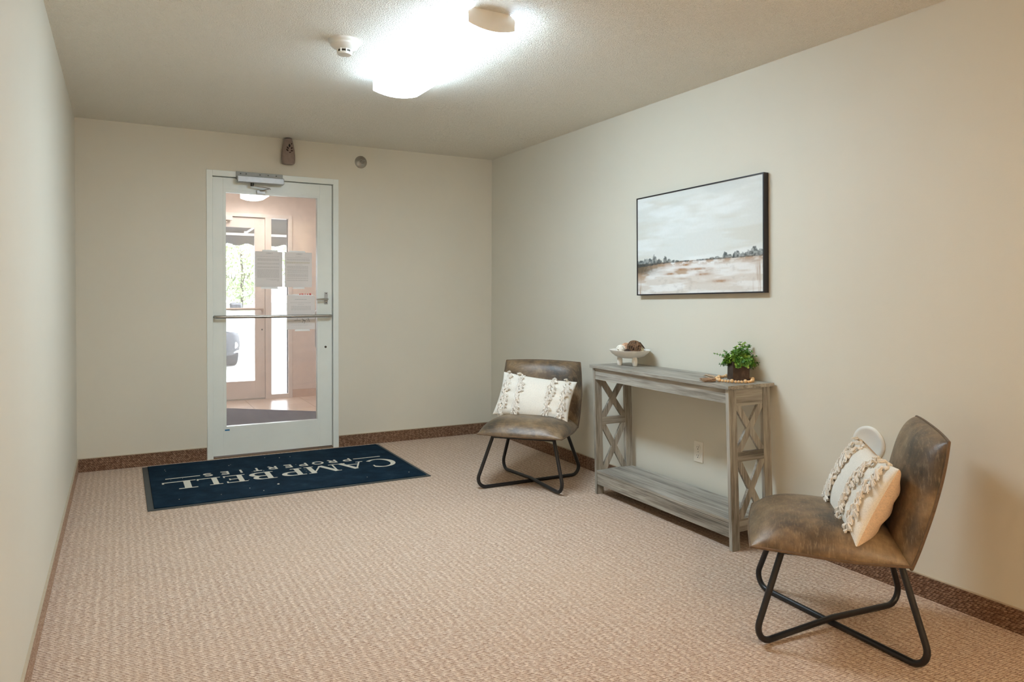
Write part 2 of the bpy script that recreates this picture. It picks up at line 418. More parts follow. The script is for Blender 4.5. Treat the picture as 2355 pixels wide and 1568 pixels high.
# door frame
fr = thing('trim_1', 'white metal frame around the inner glazed door', 'door frame', (0, 0, 0), kind='structure')
def jamb_box(lo, hi, name): MB().box(lo, hi).build(name, M['door'], fr, bevel=.002)
FW = .042; LY0, LY1 = .028, .072
jamb_box((DX0, -.006, 0), (DX0 + FW, .128, DZ), 'jamb')
jamb_box((DX1 - FW, -.006, 0), (DX1, .128, DZ), 'jamb')
jamb_box((DX0 + FW, -.006, DZ - FW), (DX1 - FW, .128, DZ), 'frame_head')
st = MB(); st.box((DX1 - FW - .014, LY1 + .003, 0), (DX1 - FW, .1, DZ - FW)); st.box((DX0 + FW, LY1 + .003, 0), (DX0 + FW + .014, .1, DZ - FW)); st.box((DX0 + FW + .014, LY1 + .003, DZ - FW - .014), (DX1 - FW - .014, .1, DZ - FW))
st.build('stop_moulding', M['door'], fr)
MB().box((DX0 + FW, .0, .0), (DX1 - FW, .12, .008)).build('threshold', plain('threshold_metal', (120, 96, 76), 0.5), fr)

# inner door
d1 = thing('door_1', 'white glazed entry door with full glass pane and steel push bar', 'door', (0, 0, 0), kind='structure')
LX0, LX1, LZ0, LZ1 = DX0 + FW + .003, DX1 - FW - .003, .014, DZ - FW - .004
GX0, GX1, GZ0, GZ1 = .970, 1.652, .232, 2.0
MB().box((LX0, LY0, LZ0), (GX0 - .02, LY1, LZ1)).build('stile', M['door'], d1, bevel=.0015)
MB().box((GX1 + .02, LY0, LZ0), (LX1, LY1, LZ1)).build('stile', M['door'], d1, bevel=.0015)
MB().box((GX0 - .02, LY0, GZ1 + .02), (GX1 + .02, LY1, LZ1)).build('top_rail', M['door'], d1, bevel=.001)
MB().box((GX0 - .02, LY0, LZ0), (GX1 + .02, LY1, GZ0 - .02)).build('bottom_rail', M['door'], d1, bevel=.001)
gb = MB()
for (a, b) in (((GX0 - .02, GZ0 - .02), (GX0, GZ1 + .02)), ((GX1, GZ0 - .02), (GX1 + .02, GZ1 + .02)), ((GX0, GZ1), (GX1, GZ1 + .02)), ((GX0, GZ0 - .02), (GX1, GZ0))):
    gb.box((a[0], LY0 - .001, a[1]), (b[0], LY1 + .001, b[1]))
gb.build('glazing_bead', M['door'], d1)
MB().box((GX0, .047, GZ0), (GX1, .053, GZ1)).build('glass_pane', M['glass'], d1)
MB().tube(fillet([(.890, LY0, 1.064), (.890, LY0 - .055, 1.064), (1.752, LY0 - .055, 1.064), (1.752, LY0, 1.064)], .03), .0115, 12).build('push_bar', M['steel'], d1, smooth=True)
lv = MB(); lv.box((1.708, LY0 - .008, 1.157), (1.734, LY0, 1.252)); plate = lv.build('lock_plate', M['grey_metal'], d1, bevel=.002)
MB().tube([(1.721, LY0 - .008, 1.197), (1.721, LY0 - .04, 1.197), (1.70, LY0 - .046, 1.197), (1.655, LY0 - .048, 1.195), (1.636, LY0 - .048, 1.194)], [.009, .012, .012, .009, .006], 10, flat=.7).build('lever', M['steel'], plate, smooth=True)
sc = MB()
for z in (1.168, 1.242): sc.lathe([(.0045, 0), (.004, .002)], 10, (1.721, LY0 - .008, z), '-y')
sc.build('screw', M['dark_metal'], plate)
MB().lathe([(.009, -.001), (.009, .002), (.006, .003)], 16, (1.718, LY0, .813), '-y').build('keyhole', M['dark_metal'], d1, smooth=True)
MB().tube(fillet([(1.668, LY1, 1.10), (1.668, LY1 + .05, 1.10), (1.668, LY1 + .05, .80), (1.705, LY1 + .02, .80), (1.712, LY1, .80)], .03), .013, 10).build('pull_handle', M['steel'], d1, smooth=True)
MB().box((.958, LY0 - .0008, .2), (.992, LY0 - .0001, .211)).build('tape_scrap', M['blue'], d1)
d1.children[-1]['label'] = 'scrap of blue tape'
# strip of door closer on the frame head
dc = thing('door_closer', 'grey metal door closer with folding arm above the glass door', 'door closer', (1.21, -.006, 2.10))
MB().box((-.168, -.058, -.026), (.17, -.006, .022)).build('closer_body', M['grey_metal'], dc, bevel=.005, seg=3)
MB().box((-.172, -.008, -.004), (.168, 0.0, .058)).build('bracket', plain('dull_zinc', (140, 140, 134), .45, .4), dc, bevel=.001)
for x in (-.14, -.1, 0.0, .06, .12): MB().lathe([(.005, 0), (.004, .004)], 10, (x, -.008, .043), '-y').build('bolt', M['dark_metal'], dc)
MB().tube([(-.06, -.032, -.026), (-.06, -.032, -.05)], .013, 12).build('spindle', M['dark_metal'], dc, smooth=True)
MB().bar((-.06, -.03, -.045), (.065, -.055, -.06), .02, .006, (0, 1, 0)).build('arm', M['steel'], dc, bevel=.001)
MB().bar((.065, -.055, -.066), (0.005, .02, -.077), .018, .006, (1, 0, 0)).build('arm', M['steel'], dc, bevel=.001)
MB().box((-.02, .012, -.098), (.042, .0335, -.07)).build('door_shoe', M['grey_metal'], dc, bevel=.002)

# ------------------------------------------------------------------ lettering strokes
def ribbon(mb, pts, wd, to3, h=0.0015, closed=False):
    # flat stroke of width wd (or list) with square ends; each segment as a thin block, round joints by miter
    ribbon.k = (getattr(ribbon, 'k', 0) + 1) % 7; h = h * (1 + .09 * ribbon.k)
    P = [Vector(p) for p in pts]; n = len(P); ws = wd if isinstance(wd, (list, tuple)) else [wd] * n; L = []; Rr = []
    for i in range(n):
        a = P[i] - P[i - 1] if (i > 0 or closed) else None; b = P[(i + 1) % n] - P[i] if (i < n - 1 or closed) else None
        d = (a.normalized() if a else b.normalized()) if not (a and b) else (a.normalized() + b.normalized()).normalized()
        k = 1.0
        if a and b: k = 1 / max(.5, d.dot(b.normalized()))
        nn = Vector((-d.y, d.x)) * ws[i] / 2 * k; L.append(P[i] + nn); Rr.append(P[i] - nn)
    for i in range(n if closed else n - 1):
        j = (i + 1) % n
        mb.prism([L[i], Rr[i], Rr[j], L[j]], to3, h)
def arc(cx, cy, rx, ry, a0, a1, n=18):
    return [(cx + rx * math.cos(math.radians(a0 + (a1 - a0) * i / n)), cy + ry * math.sin(math.radians(a0 + (a1 - a0) * i / n))) for i in range(n + 1)]
K, Tn, SF = .17, .06, .05           # thick stem, thin stroke, serif height of the serif face
def varw(pts, a=K, b=Tn, ang=0):
    n = len(pts); out = []
    for i in range(n):
        p, q = Vector(pts[max(0, i - 1)]), Vector(pts[min(n - 1, i + 1)]); d = (q - p).normalized()
        out.append(b + (a - b) * abs(d.y) ** 1.6)
    return out
def stem(x, y0=0, y1=1, wd=K, s0=True, s1=True, e=.11):
    o = [([(x, y0), (x, y1)], wd)]
    if s0: o.append(([(x - wd / 2 - e, y0 + SF / 2), (x + wd / 2 + e, y0 + SF / 2)], SF))
    if s1: o.append(([(x - wd / 2 - e, y1 - SF / 2), (x + wd / 2 + e, y1 - SF / 2)], SF))
    return o
def serif(ch):
    if ch == 'C':
        a = arc(.5, .5, .44, .5, 48, 318, 28); return [(a, varw(a)), ([(.80, .70), (.80, .90)], .05)], .92
    if ch == 'A': return [([(.1, 0), (.46, 1)], Tn), ([(.46, 1), (.84, 0)], K), ([(.22, .33), (.70, .33)], Tn), ([(-.02, SF / 2), (.24, SF / 2)], SF), ([(.66, SF / 2), (1.0, SF / 2)], SF)], .98
    if ch == 'M': return [([(.12, 0), (.16, 1)], Tn), ([(.16, 1), (.56, .02)], K), ([(.56, .02), (.94, 1)], Tn), ([(.96, 0), (.94, 1)], K), ([(0, SF / 2), (.26, SF / 2)], SF), ([(.8, SF / 2), (1.12, SF / 2)], SF), ([(0, 1 - SF / 2), (.2, 1 - SF / 2)], SF), ([(.9, 1 - SF / 2), (1.12, 1 - SF / 2)], SF)], 1.12
    if ch == 'P':
        b = [(.2, .97)] + arc(.42, .72, .27, .25, 90, -90, 14) + [(.2, .47)]; return stem(.2) + [(b, varw(b))], .74
    if ch == 'B':
        b = [(.2, .97)] + arc(.42, .75, .22, .22, 90, -90, 12) + [(.2, .53)]; c = [(.2, .53)] + arc(.44, .28, .27, .25, 90, -90, 12) + [(.2, .03)]
        return stem(.2) + [(b, varw(b)), (c, varw(c))], .78
    if ch == 'E': return stem(.2) + [([(.2, .97), (.68, .97)], Tn), ([(.2, .52), (.56, .52)], Tn), ([(.2, .03), (.72, .03)], Tn), ([(.66, .8), (.66, 1)], .05), ([(.70, 0), (.70, .22)], .05), ([(.55, .42), (.55, .62)], .045)], .76
    if ch == 'L': return stem(.2) + [([(.2, .03), (.70, .03)], Tn), ([(.69, 0), (.69, .2)], .05)], .74
    if ch == 'D':
        b = [(.2, .97)] + arc(.36, .5, .46, .47, 90, -90, 20) + [(.2, .03)]; return stem(.2) + [(b, varw(b))], .88
    if ch == 'O':
        a = arc(.5, .5, .42, .47, 0, 360, 32); return [(a, varw(a))], 1.0
    return [], .4
def sans(ch):
    t = .15
    if ch == 'P': return [([(.1, 0), (.1, 1)], t), ([(.1, .93)] + arc(.36, .7, .23, .23, 90, -90, 10) + [(.1, .47)], t)], .66
    if ch == 'R': return [([(.1, 0), (.1, 1)], t), ([(.1, .93)] + arc(.36, .7, .23, .23, 90, -90, 10) + [(.1, .47)], t), ([(.32, .47), (.6, 0)], t)], .68
    if ch == 'O': return [(arc(.42, .5, .36, .43, 0, 360, 24), t)], .84
    if ch == 'E': return [([(.1, 0), (.1, 1)], t), ([(.1, .93), (.56, .93)], t), ([(.1, .5), (.5, .5)], t), ([(.1, .07), (.56, .07)], t)], .62
    if ch == 'T': return [([(.3, 0), (.3, 1)], t), ([(0, .93), (.6, .93)], t)], .6
    if ch == 'I': return [([(.1, 0), (.1, 1)], t)], .2
    if ch == 'S': return [(arc(.32, .71, .24, .21, 30, 270, 12) + arc(.32, .29, .24, .21, 90, -150, 12)[1:], t)], .62
    return [], .4
def write(mb, ch, face, x, y, sx, sy, to3, h=.0015, right=True):
    strokes, adv = face(ch)
    for pts, wd in strokes:
        q = [(x + px * sx, y + py * sy) for px, py in pts]
        f = (sx + sy) / 2
        ribbon(mb, q, [v * f for v in wd] if isinstance(wd, list) else wd * f, to3, h)
    return adv * sx

# door mat
mt = thing('door_mat', 'navy entrance mat with pale lettering on the carpet before the door', 'mat', (1.26, -.65, 0))
mx0, mx1, my0, my1 = .398, 2.128, -1.213, -.062
rb = MB()
def mround(lo, hi): return rb.box((lo[0] - 1.26, lo[1] + .65, .0005), (hi[0] - 1.26, hi[1] + .65, .005))
mround((mx0, my0), (mx1, my1)); rb.build('rubber_border', M['rubber'], mt, bevel=.002)
g = MB(); g.box((mx0 + .034 - 1.26, my0 + .026 + .65, .004), (mx1 - .024 - 1.26, my1 - .012 + .65, .011)); g.build('pile', M['navy'], mt, bevel=.003)
lt = MB(); ZT = .0108
def mto(u, v, w_): return (2.03 - u - 1.26, -.617 - v + .65, ZT + w_)
def put(ch, face, xl, xr, y0, sy):            # fit a letter between two room x values (it reads towards the door)
    strokes, adv = face(ch); sx = (xl - xr) / adv
    for pts, wd in strokes:
        q = [((2.03 - xl) + px * sx, y0 + py * sy) for px, py in pts]
        f = (abs(sx) + sy) / 2
        ribbon(lt, q, [v * f for v in wd] if isinstance(wd, list) else wd * f, mto, .0011)
put('C', serif, 2.03, 1.84, -.012, .232)
for ch, a, b in (('A', 1.82, 1.63), ('M', 1.625, 1.40), ('P', 1.385, 1.235), ('B', 1.19, 1.03), ('E', 1.005, .86), ('L', .85, .70)): put(ch, serif, a, b, 0, .19)
put('L', serif, .70, .49, 0, .20)
for i, ch in enumerate('PROPERTIES'):
    xc = 1.735 - i * (1.735 - .785) / 9; adv = sans(ch)[1]; put(ch, sans, xc + adv * .047, xc - adv * .047, -.14, .088)
ribbon(lt, [(2.03 - 1.99, -.098), (2.03 - 1.785, -.098)], .012, mto, .0011)
ribbon(lt, [(2.03 - .735, -.098), (2.03 - .523, -.098)], .012, mto, .0011)
o = lt.build('lettering', M['letter'], mt); o['label'] = 'pale woven lettering'
ln = MB()
for _ in range(26):
    x, y = random.uniform(mx0 + .06, mx1 - .05), random.uniform(my0 + .05, my1 - .03); r = random.choice([.0015, .002, .003])
    ln.ball((x - 1.26, y + .65, .0118), r, 6, 4)
ln.ball((1.16 - 1.26, -.985 + .65, .012), .008, 8, 5, .5)
ln.build('lint_specks', M['lint'], mt)['kind'] = 'stuff'

# ------------------------------------------------------------------ paper notices on the door glass
YP = .0445
def notice(x0, x1, z0, z1, label, style):
    t = thing('paper_notice', label, 'notice', ((x0 + x1) / 2, YP, z0), group='paper notices on the door glass')
    cx = (x0 + x1) / 2; hw = (x1 - x0) / 2; h = z1 - z0
    MB().box((-hw, -.0004, 0), (hw, .0004, h)).build('sheet', M['paper'], t)
    def to(u, v, w_): return (hw - u * 2 * hw, -.0005 - w_ * .3, v * h)        # u runs right to left: the print shows mirrored through the paper
    prs = [MB()]; dk = MB(); hl = MB(); fig = MB(); logo = MB()
    def line(v, u0, u1, mb=None, th=.008):
        u = u0; mb = mb or prs[-1]
        while u < u1 - .01:
            l = min(random.uniform(.03, .1), u1 - u); mb.prism([(u, v), (u + l, v), (u + l, v + th), (u, v + th)], to, .0004); u += l + .012
    if style < 2:
        word = 'CAMPBELL'; u = .36
        for i, ch in enumerate(word):
            k = .036 if i in (0, 7) else .028; adv = write(dk, ch, serif, u, .935, k, .028 if i else .034, to, .0004); u += adv + .004
    if style == 0:
        for v in (.855,): line(v, .12, .94)
        for a, b in ((.79, .72), (.67, .62), (.57, .53), (.49, .24)):
            v = a
            while v > b: line(v, .12, .92); v -= .018
        line(.21, .12, .6); line(.19, .12, .45); line(.165, .12, .2)
    elif style == 1:
        line(.875, .4, .62); line(.84, .1, .95); 
        v = .80
        while v > .75: line(v, .08, .92); v -= .018
        v = .715
        while v > .67: line(v, .08, .94, hl, .012); v -= .018
        prs.append(MB()); line(.635, .35, .62)
        for a, b in ((.6, .52), (.5, .44), (.42, .39), (.37, .28), (.26, .24), (.2, .17)):
            v = a
            while v > b: line(v, .14, .92); v -= .018
    else:
        line(.88, .3, .72, dk, .007); line(.78, .15, .9); line(.73, .4, .62)
        for i in range(6): line(.68 - i * .022, .15, .86, None, .007)
        prs.append(MB()); line(.12, .12, .85, None, .006)
        line(.255, .52, .76, logo, .012); logo.prism([(.62, .30), (.66, .30), (.64, .325)], to, .0004)
        # printed figures: a walking person's legs and a dog
        for P, wd in (([(.20, .22), (.24, .33)], .014), ([(.26, .24), (.24, .33)], .014), ([(.44, .28), (.35, .245)], .03), ([(.44, .28), (.46, .32)], .018), ([(.36, .245), (.39, .17)], .012), ([(.43, .27), (.45, .19)], .012), ([(.35, .25), (.31, .29)], .008), ([(.26, .33), (.34, .26)], .006)):
            ribbon(fig, P, wd, to, .0004)
    for q_ in prs: q_.build('printed_text', M['print'], t)
    if fig.v: fig.build('printed_picture', M['print_d'], t)
    if logo.v: logo.build('printed_logo', M['print_d'], t)
    if dk.v: dk.build('printed_heading', M['print_d'], t)
    if hl.v: hl.build('highlighted_text', M['print_t'], t)
    tp = {0: ((-.05, .07, -.014, .006, h - .004, h + .012), (-.06, .07, 0, 0, -.016, .004)), 1: ((-.075, .055, 0, .0, h - .004, h + .011), (-.045, .05, 0, 0, -.014, .004)), 2: ((-.07, .05, 0, 0, h - .004, h + .008), (-.05, .07, 0, 0, -.014, .004))}[style]
    for (a, b, _, _, zl, zh) in tp:
        MB().prism([(a, zl), (b, zl), (b - .004, zh), (a + .004, zh * 1.004)], lambda u, v, w_: (u, .0006 + w_ * .5, v), .0008).build('tape_strip', M['tape'], t)
    return t
notice(1.180, 1.385, 1.292, 1.566, 'upper left printed paper sheet on door glass, mirrored heading, text nearly to its foot', 0)
notice(1.403, 1.613, 1.291, 1.566, 'upper right printed paper sheet on door glass, with a tan highlighted paragraph', 1)
notice(1.420, 1.638, .957, 1.226, 'lower printed paper sheet on door glass with small walker and dog pictures behind push bar', 2)
rs = thing('paper_sign', 'red printed slip of paper showing above the lower notice on the door glass', 'sign', (1.535, .0455, 1.18))
MB().box((-.11, 0, 0), (.09, .0006, .052)).build('sheet', M['tape'], rs)
rr = MB()
for i, (u, wv) in enumerate(((-.02, .012), (-.002, .008), (.012, .006), (.026, .004), (.04, .010), (.058, .014))):
    rr.prism([(u, .05), (u + wv, .05), (u + wv, .062), (u, .062)] if i % 2 else [(u, .05), (u + wv, .053), (u + wv * .8, .061), (u, .058)], lambda a, b, w_: (a, -.0002 - w_, b), .0006)
rr.build('red_print', M['red'], rs)

# ------------------------------------------------------------------ ceiling fixture, smoke detector, air freshener, sprinkler
def wrap_light(name, label, loc, length, wd, dep, rotz, emit, capm, side):
    t = thing(name, label, 'ceiling light', loc, (0, 0, rotz))
    hw = wd / 2
    prof = [(-hw + .03, 0), (-hw + .004, -.018), (-hw, -.024), (-hw + .002, -dep * .74)]
    for i in range(0, 13):
        u = -1 + 2 * i / 12; prof.append((u * (hw - .004), -dep * .78 - dep * .22 * (1 - u * u)))
    prof += [(hw - .002, -dep * .74), (hw, -.024), (hw - .004, -.018), (hw - .03, 0)]
    MB().prism(prof[3:18] + [(hw - .01, -dep * .70), (-hw + .01, -dep * .70)], lambda u, v, w_: (u, -length / 2 + w_, v), length).build('lens', emit, t, smooth=True)
    sp_ = [prof[0], prof[1], prof[2], prof[3], (-hw + .012, -dep * .70), (-hw + .012, -.004)]
    for sg in (-1, 1):
        MB().prism([(sg * -u, v) for u, v in sp_], lambda u, v, w_: (u, -length / 2 + w_, v), length).build('lens_side', side, t)
    pc = [(u * .86, v * .86 - .0) for u, v in prof]
    for s in (-1, 1):
        MB().prism(pc, lambda u, v, w_: (u, s * (length / 2 - .004 + w_), v), .012).build('end_cap', capm, t)
    MB().box((-hw + .035, -length / 2 + .02, -.012), (hw - .035, length / 2 - .02, -.0002)).build('housing', M['white'], t)
    return t
wrap_light('ceiling_light', 'lit fluorescent wraparound light on the popcorn ceiling', (1.638, -2.475, H), 1.135, .262, .098, .022, emit_mat('lit_lens', (0.78, 0.98, 1.15), TUBE_LIGHT), M['cap_grey'], emit_mat('lit_lens_side', (0.78, 0.98, 1.15), TUBE_LIGHT * .45))
sd = thing('smoke_detector', 'white round smoke detector on the ceiling beside the light', 'smoke detector', (1.205, -2.39, H))
MB().lathe([(.076, 0), (.076, -.008), (.07, -.014), (.066, -.016)], 40).build('base_plate', M['white'], sd, smooth=True)
MB().lathe([(.066, -.014), (.066, -.024), (.056, -.034), (.05, -.036), (.04, -.042), (.034, -.043), (.034, -.046)], 40).build('body', M['white'], sd, smooth=True)
vn = MB(); vn.lathe([(.031, -.04), (.031, -.058)], 32); vn.build('vent_core', M['dark_metal'], sd)
for k in range(8):
    a = k * PI / 4; MB().box((-.003, -.003, -.06), (.003, .003, -.042), lambda p: (p[0] + .033 * math.cos(a), p[1] + .033 * math.sin(a), p[2])).build('vent_rib', M['white'], sd)
MB().lathe([(.034, -.056), (.035, -.06), (.032, -.066), (.0001, -.067)], 32).build('sensor_cap', M['white'], sd, smooth=True)

af = thing('air_freshener', 'mauve air freshener dispenser with leaf cutouts on the wall above the door', 'air freshener', (1.413, 0, 2.236))
prof = [(.0001, .0), (.030, .0), (.038, .001), (.044, .004), (.048, .010), (.0505, .020), (.052, .035), (.0522, .05), (.0515, .07), (.0495, .09), (.047, .11), (.0438, .13), (.0402, .15), (.0362, .17), (.0325, .185), (.0305, .193), (.029, .196), (.0001, .197)]
vs = MB(); vs.lathe([(r, z) for r, z in prof], 32, sy=1.0); 
vs.v = [(x, -.045 + y * .85 if True else y, z) for x, y, z in vs.v]
vs.build('dispenser_body', M['mauve'], af, smooth=True)
lf = MB()
def af_r(z):
    for (r0, z0), (r1, z1) in zip(prof, prof[1:]):
        if z0 <= z <= z1 and z1 > z0: return r0 + (r1 - r0) * (z - z0) / (z1 - z0)
    return .04
def af_leaf(mb, x, z, ln_, wd, ang):
    pts = []
    for i in range(14):
        a = 2 * PI * i / 14; u = math.cos(a) * ln_ / 2; v = math.sin(a) * wd / 2 * (1 - abs(math.cos(a)) ** 3 * .6); ca, sa = math.cos(ang), math.sin(ang)
        pts.append((x + u * ca - v * sa, z + u * sa + v * ca))
    P = [];
    for (u, v) in pts:
        r = af_r(v); y = -.045 - .85 * math.sqrt(max(1e-6, r * r - u * u)); P.append((u, y - .0012, v))
    k = len(P); mb.add(P + [(p[0], p[1] + .004, p[2]) for p in P], [tuple(range(k))] + [(i, (i + 1) % k, k + (i + 1) % k, k + i) for i in range(k)])
L0 = MB(); af_leaf(L0, .003, .139, .028, .015, PI / 2); L0.build('leaf_opening', M['black'], af)
for (x, z, l, w_, a) in ((.02, .156, .016, .008, 1.3), (-.010, .121, .024, .012, 2.15), (.020, .122, .020, .011, .95), (-.014, .103, .024, .012, 2.2), (.020, .101, .021, .011, .2), (.006, .087, .018, .008, .25)):
    L1 = MB(); af_leaf(L1, x, z, l, w_, a); L1.build('leaf_opening', M['brown_dark'], af)
MB().lathe([(.0001, .196), (.027, .196), (.027, .199), (.0001, .199)], 24, (0, -.045, 0)).build('top_grille', M['black'], af)

sp = thing('sprinkler_head', 'chrome sidewall sprinkler head on the wall right of the air freshener', 'sprinkler', (1.998, 0, 2.313))
MB().lathe([(.05, 0), (.05, .004), (.044, .01), (.03, .018), (.018, .024), (.016, .022)], 36, (0, 0, 0), '-y').build('escutcheon', M['steel'], sp, smooth=True)
hd = MB(); hd.lathe([(.013, .018), (.013, .04), (.009, .044), (.006, .06), (.004, .07)], 18, (0, 0, 0), '-y'); hd.build('nozzle', M['steel'], sp, smooth=True)
ar = MB(); ar.tube([(-.011, -.04, 0), (-.014, -.055, 0), (-.006, -.072, 0)], .003, 8); ar.tube([(.011, -.04, 0), (.014, -.055, 0), (.006, -.072, 0)], .003, 8); ar.build('frame_arms', M['steel'], sp, smooth=True)
MB().box((-.016, -.082, .004), (.016, -.06, .007)).build('deflector', M['steel'], sp, bevel=.001)

# fill lights added out of view behind the camera: dome and uplight
rl = thing('added_fill_dome', 'round flush dome added unseen behind the viewer as warm fill light', 'fill light', (1.15, -6.8, H))
MB().lathe([(.19, 0), (.19, -.03), (.0001, -.03)], 40).build('fill_base', M['white'], rl, smooth=True)
MB().lathe([(.18, -.03), (.17, -.06), (.13, -.09), (.06, -.105), (.0001, -.108)], 40).build('fill_dome', emit_mat('warm_fill_glow', (1.0, 0.74, 0.5), REAR_FILL), rl, smooth=True)

fl = thing('added_fill_uplight', 'tall uplight added unseen behind the viewer as warm fill light', 'floor lamp', (2.6, -7.5, 0))  # second added fill, bounces warm light off the ceiling
MB().lathe([(.0001, 0), (.15, 0), (.15, .012), (.03, .03), (.0001, .03)], 40).build('base', M['dark_metal'], fl, smooth=True)
MB().tube([(0, 0, .025), (0, 0, 1.66)], .014, 14).build('pole', M['dark_metal'], fl, smooth=True)
MB().lathe([(.0001, 1.655), (.04, 1.66), (.12, 1.71), (.17, 1.77), (.165, 1.772), (.115, 1.715), (.0001, 1.68)], 40).build('fill_bowl', M['dark_metal'], fl, smooth=True)
MB().lathe([(.0001, 1.735), (.105, 1.735), (.105, 1.745), (.0001, 1.748)], 32).build('fill_disc', emit_mat('warm_uplight_fill_glow', (1.0, 0.8, 0.58), UP_FILL), fl)

# ------------------------------------------------------------------ right wall: picture, outlet, bumper
PT = .036
pc = thing('framed_picture', 'wide landscape painting in a thin black frame on the right wall', 'picture', (W, -2.632, 1.56), (-math.radians(1.15), 0, 0))
PW, PH = 1.034, .616
fm = MB(); b_ = .007
for (a, b) in (((-PW / 2, -PH / 2), (-PW / 2 + b_, PH / 2)), ((PW / 2 - b_, -PH / 2), (PW / 2, PH / 2))): fm.box((-PT, a[0], a[1]), (-.002, b[0], b[1]))
for (a, b) in (((-PW / 2 + b_, PH / 2 - b_), (PW / 2 - b_, PH / 2)), ((-PW / 2 + b_, -PH / 2), (PW / 2 - b_, -PH / 2 + b_))): fm.box((-PT, a[0], a[1]), (-.002, b[0], b[1]))
fm.build('frame', plain('black_frame_paint', (34, 30, 34), 0.45), pc)
def vnoise(u, v, fu, fv, seed, octv=4):
    out = np.zeros_like(u); amp = 1; tot = 0
    for k in range(octv):
        r = np.random.default_rng(seed + k); nu, nv = int(fu * 2 ** k) + 3, int(fv * 2 ** k) + 3; G = r.random((nv, nu))
        x = u * fu * 2 ** k; y = v * fv * 2 ** k; xi = np.clip(x.astype(int), 0, nu - 2); yi = np.clip(y.astype(int), 0, nv - 2); fx = x - xi; fy = y - yi
        fx = fx * fx * (3 - 2 * fx); fy = fy * fy * (3 - 2 * fy)
        out += amp * ((G[yi, xi] * (1 - fx) + G[yi, xi + 1] * fx) * (1 - fy) + (G[yi + 1, xi] * (1 - fx) + G[yi + 1, xi + 1] * fx) * fy); tot += amp; amp *= .55
    return out / tot
def canvas():
    nu, nv = 360, 216; cw, chh = PW - 2 * b_, PH - 2 * b_
    U, V = np.meshgrid(np.linspace(0, 1, nu), np.linspace(0, 1, nv))     # U: left to right as hung (towards -y), V: bottom to top
    verts = np.stack([np.full(U.size, -PT + .004), (0.5 - U.ravel()) * cw, (V.ravel() - .5) * chh], 1)
    f = [(j * nu + i, j * nu + i + 1, (j + 1) * nu + i + 1, (j + 1) * nu + i) for j in range(nv - 1) for i in range(nu - 1)]
    def mixc(a, b, t): return a + (b - a) * t[..., None]
    def sm(x, a, b): t = np.clip((x - a) / (b - a), 0, 1); return t * t * (3 - 2 * t)
    cl = lambda *c: np.array(lin(c))
    sky = np.broadcast_to(cl(220, 222, 217), U.shape + (3,)).copy()
    sky = mixc(sky, cl(208, 204, 190), .45 * sm(vnoise(U, V + .06 * U, 2, 9, 5), .48, .68))
    sky = mixc(sky, cl(196, 200, 198), .4 * sm(vnoise(U, V, 3, 7, 9), .52, .75) * sm(V, .7, 1))
    sky = mixc(sky, cl(232, 235, 233), .8 * sm(vnoise(U, V, 2, 6, 21), .5, .7))
    HZ = .315
    land = np.broadcast_to(cl(216, 208, 198), U.shape + (3,)).copy()
    land = mixc(land, cl(232, 230, 226), .9 * sm(vnoise(U, V, 4, 16, 31), .45, .62))
    land = mixc(land, cl(176, 146, 116), .85 * sm(vnoise(U, V, 5, 14, 41), .56, .70) * sm(V, .06, .2))
    for (cu, cv, ru, rv) in ((.30, .195, .06, .012), (.39, .235, .05, .012), (.43, .275, .04, .012), (.53, .228, .08, .012), (.57, .175, .06, .012), (.70, .105, .06, .014)):
        e = ((U - cu) / ru) ** 2 + ((V - cv) / rv) ** 2; land = mixc(land, cl(170, 128, 92), .85 * np.exp(-e) * (.5 + vnoise(U, V, 60, 40, 51)))
    land = mixc(land, cl(168, 132, 100), .8 * sm(V, .24, .31) * sm(vnoise(U, V, 24, 30, 61), .35, .6))
    gr = sm(.30 - U, 0, .3) * sm(V, .17, .25); land = mixc(land, cl(112, 98, 80), np.clip(1.15 * gr * (.4 + vnoise(U, V, 60, 20, 71)), 0, 1))
    rd = sm(vnoise(U, V * .5, 90, 8, 81), .45, .7) * (sm(.1 - U, 0, .1) + sm(U - .9, 0, .1)) * (1 - sm(V, .2, .3)); land = mixc(land, cl(170, 138, 106), .8 * np.clip(rd, 0, 1))
    dk = sm(vnoise(U, V, 30, 30, 91), .6, .78); land = mixc(land, cl(150, 142, 134), .18 * dk)
    t = sm(V, HZ - .004, HZ + .004); col = mixc(land, sky, t)
    # tree line: humps rising from the horizon
    hump = np.zeros_like(U[0]); u1 = U[0]
    for (cu, ru, hh) in ((.02, .05, .04), (.08, .05, .05), (.16, .022, .085), (.12, .04, .05), (.20, .03, .04), (.255, .018, .065), (.29, .02, .035), (.33, .02, .022), (.36, .02, .015), (.64, .02, .018), (.68, .02, .022), (.74, .02, .05), (.77, .02, .03), (.82, .028, .055), (.86, .02, .035), (.90, .03, .05), (.94, .028, .08), (.985, .03, .055)):
        hump = np.maximum(hump, hh * np.sqrt(np.clip(1 - ((u1 - cu) / ru) ** 2, 0, 1)))
    hump = np.maximum(hump, .006 * ((u1 < .46) | (u1 > .52)))
    edge = hump[None, :] * (.65 + .7 * vnoise(U, V, 90, 60, 101))
    tr = (V > HZ - .012 - .02 * sm(.28 - U, 0, .28)) & (V < HZ - .004 + edge)
    dens = np.clip(.55 + 1.1 * (vnoise(U, V, 70, 50, 111) - .3), .2, 1)
    col = mixc(col, cl(64, 72, 72), tr * dens * .92)
    col *= (1 + .05 * (vnoise(U, V, 110, 70, 121) - .5))[..., None]
    me = bpy.data.meshes.new('canvas'); me.from_pydata(verts.tolist(), [], f); me.update()
    at = me.color_attributes.new('paint', 'FLOAT_COLOR', 'POINT'); at.data.foreach_set('color', np.concatenate([col.reshape(-1, 3), np.ones((U.size, 1))], 1).ravel().astype(np.float32))
